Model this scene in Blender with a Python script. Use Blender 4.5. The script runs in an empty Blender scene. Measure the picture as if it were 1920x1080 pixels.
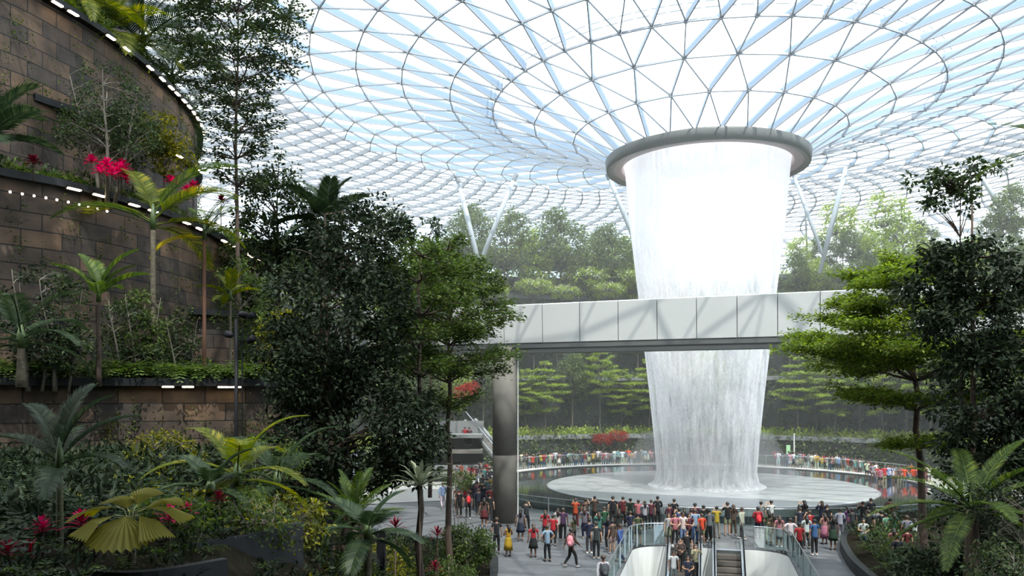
import bpy, bmesh, math, random
import numpy as np
from mathutils import Vector, Matrix
D = bpy.data
SC = bpy.context.scene
COL = SC.collection
PI = math.pi
# ------------------------------------------------------------------ camera
F = 1533.0          # focal length in pixels of the 1920x1080 frame
HZ = 740.0          # pixel row of the horizon
EYE = 7.5
cam_data = D.cameras.new('camera')
cam = D.objects.new('camera', cam_data)
COL.objects.link(cam)
cam.location = (0, 0, EYE)
cam.rotation_euler = (PI / 2, 0, 0)
cam_data.sensor_width = 36
cam_data.lens = F / 1920 * 36
cam_data.shift_y = (HZ - 540) / 1920
cam_data.clip_end = 600
SC.camera = cam
# ------------------------------------------------------------------ view and sampling
SC.view_settings.view_transform = 'Standard'
SC.view_settings.look = 'None'
SC.view_settings.exposure = 0.0
SC.view_settings.gamma = 1.0
SC.view_settings.use_curve_mapping = False
SC.cycles.max_bounces = 6
SC.cycles.diffuse_bounces = 3
SC.cycles.glossy_bounces = 2
SC.cycles.transmission_bounces = 2
SC.cycles.volume_bounces = 0
SC.cycles.transparent_max_bounces = 16
SC.cycles.use_denoising = True
SC.cycles.caustics_reflective = False
SC.cycles.caustics_refractive = False
SC.cycles.sample_clamp_indirect = 4
SC.cycles.use_adaptive_sampling = True
SC.cycles.adaptive_threshold = 0.02
# ------------------------------------------------------------------ sky and sun
W = D.worlds.new('sky')
SC.world = W
W.use_nodes = True
wn = W.node_tree.nodes
bg = wn['Background']
tcw = wn.new('ShaderNodeTexCoord')
nzw = wn.new('ShaderNodeTexNoise')
nzw.inputs['Scale'].default_value = 2.2
nzw.inputs['Detail'].default_value = 4
rpw = wn.new('ShaderNodeValToRGB')
rpw.color_ramp.elements[0].position = 0.42
rpw.color_ramp.elements[0].color = (0.66, 0.83, 1.0, 1)
rpw.color_ramp.elements[1].position = 0.58
rpw.color_ramp.elements[1].color = (1.0, 0.985, 0.955, 1)
W.node_tree.links.new(tcw.outputs['Generated'], nzw.inputs['Vector'])
W.node_tree.links.new(nzw.outputs['Fac'], rpw.inputs['Fac'])
W.node_tree.links.new(rpw.outputs['Color'], bg.inputs['Color'])
bg.inputs['Strength'].default_value = 3.6
sun_data = D.lights.new('sun', 'SUN')
sun = D.objects.new('sun', sun_data)
COL.objects.link(sun)
sun_data.energy = 7.0
sun_data.color = (1.0, 0.95, 0.86)
sun_data.angle = math.radians(0.6)
SUN_DIR = Vector((0.16, -0.55, 1.0)).normalized()
sun.rotation_euler = SUN_DIR.to_track_quat('Z', 'Y').to_euler()
sun.location = (30, 0, 80)

# ------------------------------------------------------------------ helpers
def at(px, py, Y):
    """world point seen at a pixel of the 1920x1080 photograph at distance Y"""
    return Vector(((px - 960) / F * Y, Y, EYE + (HZ - py) / F * Y))

def tag(o, label=None, cat=None, group=None, kind=None):
    if label: o['label'] = label
    if cat: o['category'] = cat
    if group: o['group'] = group
    if kind: o['kind'] = kind
    return o

def empty(name, loc=(0, 0, 0), rz=0, parent=None):
    o = D.objects.new(name, None)
    COL.objects.link(o)
    o.location = loc
    o.rotation_euler = (0, 0, rz)
    o.empty_display_size = 0.1
    o.parent = parent
    return o

def copy_tree(o, parent=None):
    c = o.copy()
    COL.objects.link(c)
    c.parent = parent
    for ch in o.children:
        copy_tree(ch, c)
    return c

class MB:
    """collects geometry and links it as one mesh object"""
    def __init__(self):
        self.V = []; self.Q = []; self.n = 0; self.U = []; self.M = []; self.mi = 0
    def add(self, verts, faces, uvs=None):
        verts = np.asarray(verts, dtype=np.float64).reshape(-1, 3)
        self.V.append(verts)
        off = self.n
        for f in faces:
            self.Q.append([int(i) + off for i in f])
            self.M.append(self.mi)
        if uvs is not None: self.U.extend(uvs)
        self.n += len(verts)
    def box(self, c, s, rz=0, M=None):
        x, y, z = s[0] / 2, s[1] / 2, s[2] / 2
        v = [(-x, -y, -z), (x, -y, -z), (x, y, -z), (-x, y, -z), (-x, -y, z), (x, -y, z), (x, y, z), (-x, y, z)]
        ca, sa = math.cos(rz), math.sin(rz)
        if M is None:
            v = [(a * ca - b * sa + c[0], a * sa + b * ca + c[1], d + c[2]) for a, b, d in v]
        else:
            v = [tuple(M @ Vector(p) + Vector(c)) for p in v]
        self.add(v, [(0, 3, 2, 1), (4, 5, 6, 7), (0, 1, 5, 4), (1, 2, 6, 5), (2, 3, 7, 6), (3, 0, 4, 7)])
    def tube(self, pts, rads, n=6, cap=True):
        pts = [Vector(p) for p in pts]
        if not hasattr(rads, '__len__'): rads = [rads] * len(pts)
        vs = []; fs = []
        up = None
        for i, p in enumerate(pts):
            d = (pts[min(i + 1, len(pts) - 1)] - pts[max(i - 1, 0)])
            if d.length < 1e-9: d = Vector((0, 0, 1))
            d.normalize()
            if up is None:
                up = Vector((1, 0, 0)) if abs(d.x) < 0.8 else Vector((0, 1, 0))
            a = (up - d * up.dot(d)).normalized()
            b = d.cross(a)
            up = a
            for k in range(n):
                t = 2 * PI * k / n
                vs.append(p + a * (math.cos(t) * rads[i]) + b * (math.sin(t) * rads[i]))
        for i in range(len(pts) - 1):
            for k in range(n):
                k2 = (k + 1) % n
                fs.append((i * n + k, i * n + k2, (i + 1) * n + k2, (i + 1) * n + k))
        if cap:
            fs.append(tuple(reversed(range(n))))
            fs.append(tuple(range((len(pts) - 1) * n, len(pts) * n)))
        self.add([tuple(v) for v in vs], fs)
    def lathe(self, prof, n=48, c=(0, 0), a0=0, a1=2 * PI, closed=True):
        vs = []; fs = []
        m = len(prof)
        cnt = n if closed else n + 1
        for k in range(cnt):
            t = a0 + (a1 - a0) * k / n
            for r, z in prof:
                vs.append((c[0] + r * math.cos(t), c[1] + r * math.sin(t), z))
        for k in range(n):
            k2 = (k + 1) % n if closed else k + 1
            for j in range(m - 1):
                fs.append((k * m + j, k2 * m + j, k2 * m + j + 1, k * m + j + 1))
        self.add(vs, fs)
    def quads(self, A):
        """A: (n,4,3) array of quads"""
        n = len(A)
        if n == 0: return
        self.V.append(A.reshape(-1, 3))
        idx = (np.arange(n * 4).reshape(n, 4) + self.n)
        self.Q.extend(idx.tolist())
        self.M.extend([self.mi] * n)
        self.n += n * 4
    def build(self, name, mat=None, parent=None, smooth=False, loc=None):
        me = D.meshes.new(name)
        V = np.concatenate(self.V) if self.V else np.zeros((0, 3))
        me.from_pydata(V.tolist(), [], self.Q)
        if self.U:
            uv = me.uv_layers.new(name='UVMap')
            uv.data.foreach_set('uv', np.asarray(self.U, dtype=np.float32).ravel())
        mats = mat if isinstance(mat, (list, tuple)) else [mat]
        for m in mats:
            if m: me.materials.append(m)
        if len(mats) > 1:
            me.polygons.foreach_set('material_index', self.M)
        if smooth:
            me.polygons.foreach_set('use_smooth', [True] * len(me.polygons))
        me.update()
        o = D.objects.new(name, me)
        COL.objects.link(o)
        o.parent = parent
        if loc is not None: o.location = loc
        return o

def nd(nt, t, **kw):
    n = nt.nodes.new(t)
    for k, v in kw.items():
        if k in n.inputs: n.inputs[k].default_value = v
        else: setattr(n, k, v)
    return n

MATS = {}
def mat(name, col, rough=0.6, metal=0.0, noise=0.0, nscale=3.0, bump=0.0, emit=None, estr=0, spec=0.5, stretch=None):
    """plain surface with a little procedural variation"""
    if name in MATS: return MATS[name]
    m = D.materials.new(name); m.use_nodes = True
    nt = m.node_tree; b = nt.nodes['Principled BSDF']
    b.inputs['Base Color'].default_value = (*col, 1)
    b.inputs['Roughness'].default_value = rough
    b.inputs['Metallic'].default_value = metal
    b.inputs['Specular IOR Level'].default_value = spec
    if noise or bump:
        tc = nd(nt, 'ShaderNodeTexCoord')
        nz = nd(nt, 'ShaderNodeTexNoise', Scale=nscale, Detail=5.0)
        if stretch:
            mp = nd(nt, 'ShaderNodeMapping'); mp.inputs['Scale'].default_value = stretch
            nt.links.new(tc.outputs['Object'], mp.inputs['Vector']); nt.links.new(mp.outputs['Vector'], nz.inputs['Vector'])
        else:
            nt.links.new(tc.outputs['Object'], nz.inputs['Vector'])
        if noise:
            r = nd(nt, 'ShaderNodeValToRGB')
            r.color_ramp.elements[0].position = 0.3; r.color_ramp.elements[1].position = 0.7
            r.color_ramp.elements[0].color = (*[c * (1 - noise) for c in col], 1)
            r.color_ramp.elements[1].color = (*[min(1, c * (1 + noise)) for c in col], 1)
            nt.links.new(nz.outputs['Fac'], r.inputs['Fac']); nt.links.new(r.outputs['Color'], b.inputs['Base Color'])
        if bump:
            bp = nd(nt, 'ShaderNodeBump', Strength=bump, Distance=0.05)
            nt.links.new(nz.outputs['Fac'], bp.inputs['Height']); nt.links.new(bp.outputs['Normal'], b.inputs['Normal'])
    if emit:
        b.inputs['Emission Color'].default_value = (*emit, 1)
        b.inputs['Emission Strength'].default_value = estr
    MATS[name] = m
    return m

def leafmat(name, c1, c2, c3=None, trans=0.35, rough=0.5, spec=0.2):
    """leaf surface: every leaf takes its own tone between the given ones, and lets some light through"""
    if name in MATS: return MATS[name]
    m = D.materials.new(name); m.use_nodes = True
    nt = m.node_tree; b = nt.nodes['Principled BSDF']; out = nt.nodes['Material Output']
    g = nd(nt, 'ShaderNodeNewGeometry')
    r = nd(nt, 'ShaderNodeValToRGB')
    r.color_ramp.elements[0].color = (*c1, 1); r.color_ramp.elements[1].color = (*c2, 1)
    if c3:
        r.color_ramp.elements[1].position = 0.75
        e = r.color_ramp.elements.new(1.0); e.color = (*c3, 1)
    nt.links.new(g.outputs['Random Per Island'], r.inputs['Fac'])
    nt.links.new(r.outputs['Color'], b.inputs['Base Color'])
    b.inputs['Roughness'].default_value = rough
    b.inputs['Specular IOR Level'].default_value = spec
    t = nd(nt, 'ShaderNodeBsdfTranslucent')
    hs = nd(nt, 'ShaderNodeHueSaturation', Saturation=1.15, Value=1.3)
    nt.links.new(r.outputs['Color'], hs.inputs['Color']); nt.links.new(hs.outputs['Color'], t.inputs['Color'])
    mx = nd(nt, 'ShaderNodeMixShader'); mx.inputs[0].default_value = trans
    nt.links.new(b.outputs[0], mx.inputs[1]); nt.links.new(t.outputs[0], mx.inputs[2])
    nt.links.new(mx.outputs[0], out.inputs['Surface'])
    MATS[name] = m
    return m

def glassmat(name, tint=(0.85, 0.93, 0.92), refl=0.08, white=0.0):
    if name in MATS: return MATS[name]
    m = D.materials.new(name); m.use_nodes = True
    nt = m.node_tree; out = nt.nodes['Material Output']; nt.nodes.remove(nt.nodes['Principled BSDF'])
    t = nd(nt, 'ShaderNodeBsdfTransparent'); t.inputs['Color'].default_value = (*tint, 1)
    gl = nd(nt, 'ShaderNodeBsdfGlossy', Roughness=0.08)
    mx = nd(nt, 'ShaderNodeMixShader'); mx.inputs[0].default_value = refl
    nt.links.new(t.outputs[0], mx.inputs[1]); nt.links.new(gl.outputs[0], mx.inputs[2])
    src = mx
    if white:
        tr = nd(nt, 'ShaderNodeBsdfTranslucent'); tr.inputs['Color'].default_value = (0.9, 0.95, 1, 1)
        m2 = nd(nt, 'ShaderNodeMixShader'); m2.inputs[0].default_value = white
        nt.links.new(mx.outputs[0], m2.inputs[1]); nt.links.new(tr.outputs[0], m2.inputs[2]); src = m2
    nt.links.new(src.outputs[0], out.inputs['Surface'])
    MATS[name] = m
    return m

def sstep(t):
    t = min(1, max(0, t)); return t * t * (3 - 2 * t)

def lerp(a, b, t): return a + (b - a) * t
# ================================================================== THE SETTING
CX, CY = 15.1, 63.6                       # axis of the oculus, the waterfall and the pool
# ---- palette
M_STEEL = mat('pale_blue_steel', (0.26, 0.35, 0.46), 0.5)  # blue of the sky on the rib sides put into the paint
M_NODE = mat('grey_steel', (0.34, 0.36, 0.39), 0.5)
M_RIM = mat('oculus_metal', (0.17, 0.175, 0.165), 0.45, noise=0.06, nscale=0.6)
M_RIM_IN = mat('oculus_lining', (0.42, 0.36, 0.36), 0.5)
M_PANEL = mat('pale_metal_panel', (0.50, 0.505, 0.485), 0.5, noise=0.03, nscale=0.3)
M_DARKTRIM = mat('dark_metal', (0.10, 0.105, 0.10), 0.5)
M_SOFFIT = mat('soffit_grey', (0.38, 0.39, 0.37), 0.7)
M_CONC = mat('warm_concrete', (0.17, 0.158, 0.138), 0.95, spec=0.1, noise=0.12, nscale=1.5)
M_SOIL = mat('dark_soil', (0.016, 0.013, 0.008), 0.95, spec=0.05, noise=0.4, nscale=4, bump=0.3)
M_COPING = mat('black_stone_coping', (0.014, 0.015, 0.016), 0.5, spec=0.25, noise=0.25, nscale=2)
M_WHITE = mat('white_stone', (0.72, 0.72, 0.69), 0.6)
M_PAVE_EDGE = mat('pale_stone_edge', (0.62, 0.60, 0.55), 0.7)
M_METAL = mat('brushed_metal', (0.45, 0.46, 0.47), 0.35, metal=0.8)
M_GLASS = glassmat('guard_glass')
M_DOME = glassmat('roof_glass', (0.80, 0.85, 0.88), 0.04, white=0.10)

def stone_mat():
    m = D.materials.new('coursed_stone'); m.use_nodes = True
    nt = m.node_tree; b = nt.nodes['Principled BSDF']
    uv = nd(nt, 'ShaderNodeUVMap'); uv.uv_map = 'UVMap'
    br = nd(nt, 'ShaderNodeTexBrick', Scale=1.0)
    br.inputs['Color1'].default_value = (0.105, 0.070, 0.045, 1)
    br.inputs['Color2'].default_value = (0.030, 0.028, 0.028, 1)
    br.inputs['Mortar'].default_value = (0.004, 0.004, 0.004, 1)
    br.inputs['Mortar Size'].default_value = 0.022
    br.inputs['Mortar Smooth'].default_value = 0.2
    br.inputs['Brick Width'].default_value = 1.35
    br.inputs['Row Height'].default_value = 0.60
    nt.links.new(uv.outputs[0], br.inputs['Vector'])
    nz = nd(nt, 'ShaderNodeTexNoise', Scale=1.3, Detail=6.0)
    nt.links.new(uv.outputs[0], nz.inputs['Vector'])
    mx = nd(nt, 'ShaderNodeMixRGB', blend_type='MULTIPLY'); mx.inputs[0].default_value = 1
    r = nd(nt, 'ShaderNodeValToRGB')
    r.color_ramp.elements[0].position = 0.3; r.color_ramp.elements[0].color = (0.45, 0.42, 0.4, 1)
    r.color_ramp.elements[1].position = 0.7; r.color_ramp.elements[1].color = (1.5, 1.35, 1.2, 1)
    nt.links.new(nz.outputs['Fac'], r.inputs['Fac'])
    nt.links.new(br.outputs['Color'], mx.inputs[1]); nt.links.new(r.outputs['Color'], mx.inputs[2])
    nt.links.new(mx.outputs[0], b.inputs['Base Color'])
    b.inputs['Roughness'].default_value = 0.75
    nz2 = nd(nt, 'ShaderNodeTexNoise', Scale=6.0, Detail=5.0)
    nt.links.new(uv.outputs[0], nz2.inputs['Vector'])
    ad = nd(nt, 'ShaderNodeMath', operation='MULTIPLY_ADD'); ad.inputs[1].default_value = 0.3
    nt.links.new(nz2.outputs['Fac'], ad.inputs[0])
    inv = nd(nt, 'ShaderNodeMath', operation='SUBTRACT'); inv.inputs[0].default_value = 1
    nt.links.new(br.outputs['Fac'], inv.inputs[1]); nt.links.new(inv.outputs[0], ad.inputs[2])
    bp = nd(nt, 'ShaderNodeBump', Strength=0.6, Distance=0.04)
    nt.links.new(ad.outputs[0], bp.inputs['Height']); nt.links.new(bp.outputs['Normal'], b.inputs['Normal'])
    return m
M_STONE = stone_mat()

def pave_mat():
    m = D.materials.new('grey_paving'); m.use_nodes = True
    nt = m.node_tree; b = nt.nodes['Principled BSDF']
    tc = nd(nt, 'ShaderNodeTexCoord')
    mp = nd(nt, 'ShaderNodeMapping'); mp.inputs['Rotation'].default_value = (0, 0, 0.233)
    nt.links.new(tc.outputs['Object'], mp.inputs['Vector'])
    br = nd(nt, 'ShaderNodeTexBrick', Scale=1.0)
    br.inputs['Color1'].default_value = (0.120, 0.125, 0.130, 1)
    br.inputs['Color2'].default_value = (0.080, 0.085, 0.09, 1)
    br.inputs['Mortar'].default_value = (0.07, 0.07, 0.07, 1)
    br.inputs['Mortar Size'].default_value = 0.012
    br.inputs['Brick Width'].default_value = 1.2
    br.inputs['Row Height'].default_value = 0.4
    nt.links.new(mp.outputs[0], br.inputs['Vector'])
    nt.links.new(br.outputs['Color'], b.inputs['Base Color'])
    b.inputs['Roughness'].default_value = 0.55
    return m
M_PAVE = pave_mat()

def struct(o): o['kind'] = 'structure'; return o

# ---- plaza floor with the escalator well cut out of it.  Local frame: s runs from under the camera to the pool, v across
AX = Vector((0.2310, 0.9730, 0)); AV = Vector((0.9730, -0.2310, 0))
def loc2(s, v, z=0): return AX * s + AV * v + Vector((0, 0, z))
WELL = (30.0, 41.2, -3.5, 3.75)           # s0, s1, v0, v1
b = MB()
def slab(s0, s1, v0, v1, z=0.0, t=0.5):
    p = [loc2(s0, v0), loc2(s0, v1), loc2(s1, v1), loc2(s1, v0)]
    vs = [(q.x, q.y, z) for q in p] + [(q.x, q.y, z - t) for q in p]
    b.add(vs, [(0, 1, 2, 3), (7, 6, 5, 4), (0, 4, 5, 1), (1, 5, 6, 2), (2, 6, 7, 3), (3, 7, 4, 0)])
slab(-30, WELL[0], -45, 70); slab(WELL[1], 150, -70, 70)
slab(WELL[0], WELL[1], -45, WELL[2]); slab(WELL[0], WELL[1], WELL[3], 70)
struct(b.build('floor', M_PAVE))

# white lined well, level below
b = MB()
def quadw(a, c, z0, z1):
    b.add([(a.x, a.y, z0), (c.x, c.y, z0), (c.x, c.y, z1), (a.x, a.y, z1)], [(0, 1, 2, 3)])
s0, s1, v0, v1 = WELL
R_ = 1.6
pl = [loc2(s0, v0 + .02)] + [loc2(s1 - .02 - R_ + R_ * math.sin(t), v0 + .02 + R_ - R_ * math.cos(t)) for t in np.linspace(0, PI / 2, 9)]
pr = [loc2(s1 - .02 - R_ + R_ * math.sin(t), v1 - .02 - R_ + R_ * math.cos(t)) for t in np.linspace(PI / 2, 0, 9)] + [loc2(s0, v1 - .02)]
line = pl + pr
for a, c in zip(line, line[1:]): quadw(a, c, -6, -0.02)
struct(b.build('wall_well', M_WHITE))
b = MB(); p = [loc2(24, -9), loc2(24, 9), loc2(43, 9), loc2(43, -9)]
b.add([(q.x, q.y, -6) for q in p], [(0, 1, 2, 3)])
struct(b.build('floor_lower', mat('lower_floor', (0.3, 0.27, 0.22), 0.5)))

# ---- pool: dark outer basin, pale inner disc
b = MB()
b.lathe([(17.6, 0.0), (17.6, 0.42), (17.15, 0.42), (17.15, 0.18), (0.0, 0.18)], 96, (CX, CY + 1.4))
struct(b.build('floor_pool', mat('pool_stone', (0.05, 0.055, 0.055), 0.4), smooth=False))
M_WATER = mat('pool_water', (0.035, 0.042, 0.042), 0.04, noise=0, bump=0.12, nscale=1.6, spec=0.8)
b = MB()
b.lathe([(17.15, 0.36), (0.0, 0.36)], 96, (CX, CY + 1.4))
tag(b.build('pool_water', M_WATER), 'dark still water ringing the pale disc, mirroring the far crowd', 'water', kind='stuff')
b = MB()
b.lathe([(12.35, 0.30), (12.45, 0.40), (12.2, 0.46), (9, 0.44), (0, 0.42)], 96, (CX, CY))
tag(b.build('acrylic_basin', mat('wet_acrylic', (0.37, 0.38, 0.375), 0.25, noise=0.06, nscale=0.4, bump=0.1), smooth=True),
    'round pale grey basin disc the water column lands on', 'basin')
# pale walkway edge round the far side and the low walls of the near side
b = MB()
b.lathe([(17.62, 0.0), (17.62, 0.46), (18.6, 0.46), (18.6, 0.0)], 90, (CX, CY + 1.4), -0.25, PI + 0.25, closed=False)
struct(b.build('trim_1', M_PAVE_EDGE))
# walkway floor on the far side
b = MB()
b.lathe([(18.6, 0.03), (27, 0.03)], 90, (CX, CY + 1.4), -0.25, PI + 0.35, closed=False)
struct(b.build('floor_walkway', mat('pale_walkway', (0.36, 0.35, 0.32), 0.6, noise=0.1, nscale=1)))

# ---- roof: funnel + dome of revolution, triangulated steel lattice
RING = [(7.4, 25.7), (10.34, 27.3), (13.43, 28.4), (16.6, 29.25), (19.9, 30.15), (23.5, 30.85), (26.8, 31.2), (30.0, 31.35)]
def dome_z(R):
    P = [(7.4, 25.7), (10.34, 27.3), (13.43, 28.4), (16.6, 29.25), (19.9, 30.15), (23.5, 30.85), (26.8, 31.2), (30.0, 31.35),
         (36, 31.3), (42, 30.9), (48, 30.2), (54, 29.2), (62, 27.5), (70, 25.0), (78, 21.5), (86, 16), (92, 9), (95, 2), (96, -1)]
    for (a, za), (c, zc) in zip(P, P[1:]):
        if R <= c: return lerp(za, zc, (R - a) / (c - a))
    return P[-1][1]
rr = 30.0; rings = [r for r, z in RING]
while rr < 51.5:
    rr += 1.7; rings.append(rr)
while rr < 84:
    rr += 3.0; rings.append(rr)
rings += [88, 91, 93.5, 95.2, 96]
def ncount(R): return 26 if R < 15 else (52 if R < 33 else 104)
NN = [ncount(r) for r in rings]
offs = []
o_ = 0.0
for i, n in enumerate(NN):
    if i < 3: offs.append(0.5 * (i % 2))
    elif n == 52: offs.append(0.25 + 0.5 * ((i + 1) % 2) if i == 3 else 0.5 * (i % 2))
    else:
        k = i - NN.index(104)
        offs.append(-0.7 * math.sin((rings[i] - 33) * 0.24))
A0 = 0.03
def node(i, k):
    t = A0 + 2 * PI * (k + offs[i]) / NN[i]
    return Vector((CX + rings[i] * math.cos(t), CY + rings[i] * math.sin(t), dome_z(rings[i])))
ceiling = empty('ceiling', (0, 0, 0)); struct(ceiling)
deep = MB(); thin = MB(); bot = MB(); far_ = MB()
AXIS = Vector((CX, CY, 0))
def member(mb, p, q, w, d):
    """rectangular bar from p to q, d deep along the roof's outward normal, w wide; its inner edge on p-q"""
    ax = (q - p); L = ax.length
    if L < 0.05: return
    ax.normalize()
    up = Vector((0, 0, 1)); m = (p + q) / 2
    rad = Vector((m.x - CX, m.y - CY, 0)); R = rad.length; rad.normalize()
    sl = (dome_z(R + 0.3) - dome_z(R - 0.3)) / 0.6
    nrm = Vector((-sl * rad.x, -sl * rad.y, 1)).normalized()
    nrm = (nrm - ax * nrm.dot(ax)).normalized()
    s = ax.cross(nrm)
    vs = []
    for P_ in (p, q):
        for a, c in ((-1, 0), (1, 0), (1, 1), (-1, 1)):
            vs.append(tuple(P_ + s * (a * w / 2) + nrm * (c * d)))
    mb.add(vs, [(0, 1, 2, 3), (7, 6, 5, 4), (0, 4, 5, 1), (1, 5, 6, 2), (2, 6, 7, 3), (3, 7, 4, 0)])
for i in range(len(rings)):
    n = NN[i]
    near = rings[i] < 33
    for k in range(n):
        a = node(i, k); c = node(i, k + 1)
        member(thin if near else far_, a, c, 0.075 if near else 0.045, 0.16 if near else 0.16)
        if i + 1 < len(rings):
            m = NN[i + 1]
            ta = A0 + 2 * PI * (k + offs[i]) / n
            x = (ta - A0) * m / (2 * PI) - offs[i + 1]
            if m == n:
                ks = sorted(set([math.floor(x + 1e-6), math.ceil(x - 1e-6)]))
                if len(ks) == 1: ks = [ks[0], ks[0] + 1]
                if not near: ks = [k, k + 1]
            else:
                k0 = round(x); ks = [k0 - 1, k0, k0 + 1]
            # which diagonal is the deep one: the family follows the offset of the next ring
            for j, kk in enumerate(ks):
                e = node(i + 1, kk)
                if near:
                    member(bot, a, e, 0.075, 0.10)
                    if j == len(ks) - 1:
                        member(deep, a, e, 0.035, 0.60)
                else:
                    dk = (kk + offs[i + 1]) - (k + offs[i])
                    k_ = k; main = (j == 0) if offs[i + 1] >= offs[i] and offs[i+1] != offs[i] else (j == len(ks) - 1)
                    same = abs(((kk - k) + 0)) < 0.01 and m == n
                    if m == n and not same and kk != k + 1: continue
                    if rings[i] < 60 and same:
                        member(far_, a, e, 0.10, 0.45)
                    else:
                        member(far_, a, e, 0.03, 0.10)
    if near and rings[i] > 8:
        pass
far_.build('outer_lattice', mat('lattice_steel', (.26, .28, .31), .6), ceiling); bot.build('bottom_chord', M_NODE, ceiling); thin.build('ring_member', M_NODE, ceiling); deep.build('deep_rib', M_STEEL, ceiling)
# node connectors
nb = MB()
for i in range(len(rings)):
    if rings[i] < 52:
        for k in range(NN[i]):
            p = node(i, k); nb.box((p.x, p.y, p.z + 0.1), (0.2, 0.2, 0.3))
nb.build('connector', M_NODE, ceiling)
# glass skin a little above the bars
g = MB()
prof = [(r, dome_z(r) + 0.5) for r in rings]
g.lathe(prof, 104, (CX, CY))
g.build('glass_panel', M_DOME, ceiling, smooth=True)
# double gutter rails following the third ring, seen as pale double lines
gr = MB()
for off, h in ((0.0, 0.75), (0.35, 0.95)):
    n = 104; pts = []
    for k in range(n):
        t0 = 2 * PI * (k + .08) / n; t1 = 2 * PI * (k + .86) / n
        p = Vector((CX + (16.6 + off) * math.cos(t0), CY + (16.6 + off) * math.sin(t0), 29.25 + h))
        q = Vector((CX + (16.6 + off) * math.cos(t1), CY + (16.6 + off) * math.sin(t1), 29.25 + h))
        gr.tube([p, q], 0.045, 4)
gr.build('cable_rail', mat('pale_teal_metal', (0.35, 0.45, 0.46), 0.5), ceiling)

# ---- oculus rim
rim = empty('oculus_rim', (CX, CY, 25.5))
tag(rim, 'thick grey metal ring closing the bottom of the glass funnel', 'ring')
b = MB(); b.lathe([(7.75, 0.35), (7.80, 0.25), (7.70, -0.45), (7.55, -0.50), (7.50, -0.44), (7.2, -0.42), (7.2, 0.5), (7.75, 0.35)], 96)
b.build('outer_band', M_RIM, rim, smooth=True)
b = MB(); b.lathe([(7.2, -0.30), (6.55, -0.36), (6.45, -0.30), (6.4, 0.5), (7.2, 0.55)], 96)
b.build('inner_lining', M_RIM_IN, rim, smooth=True)

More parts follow.
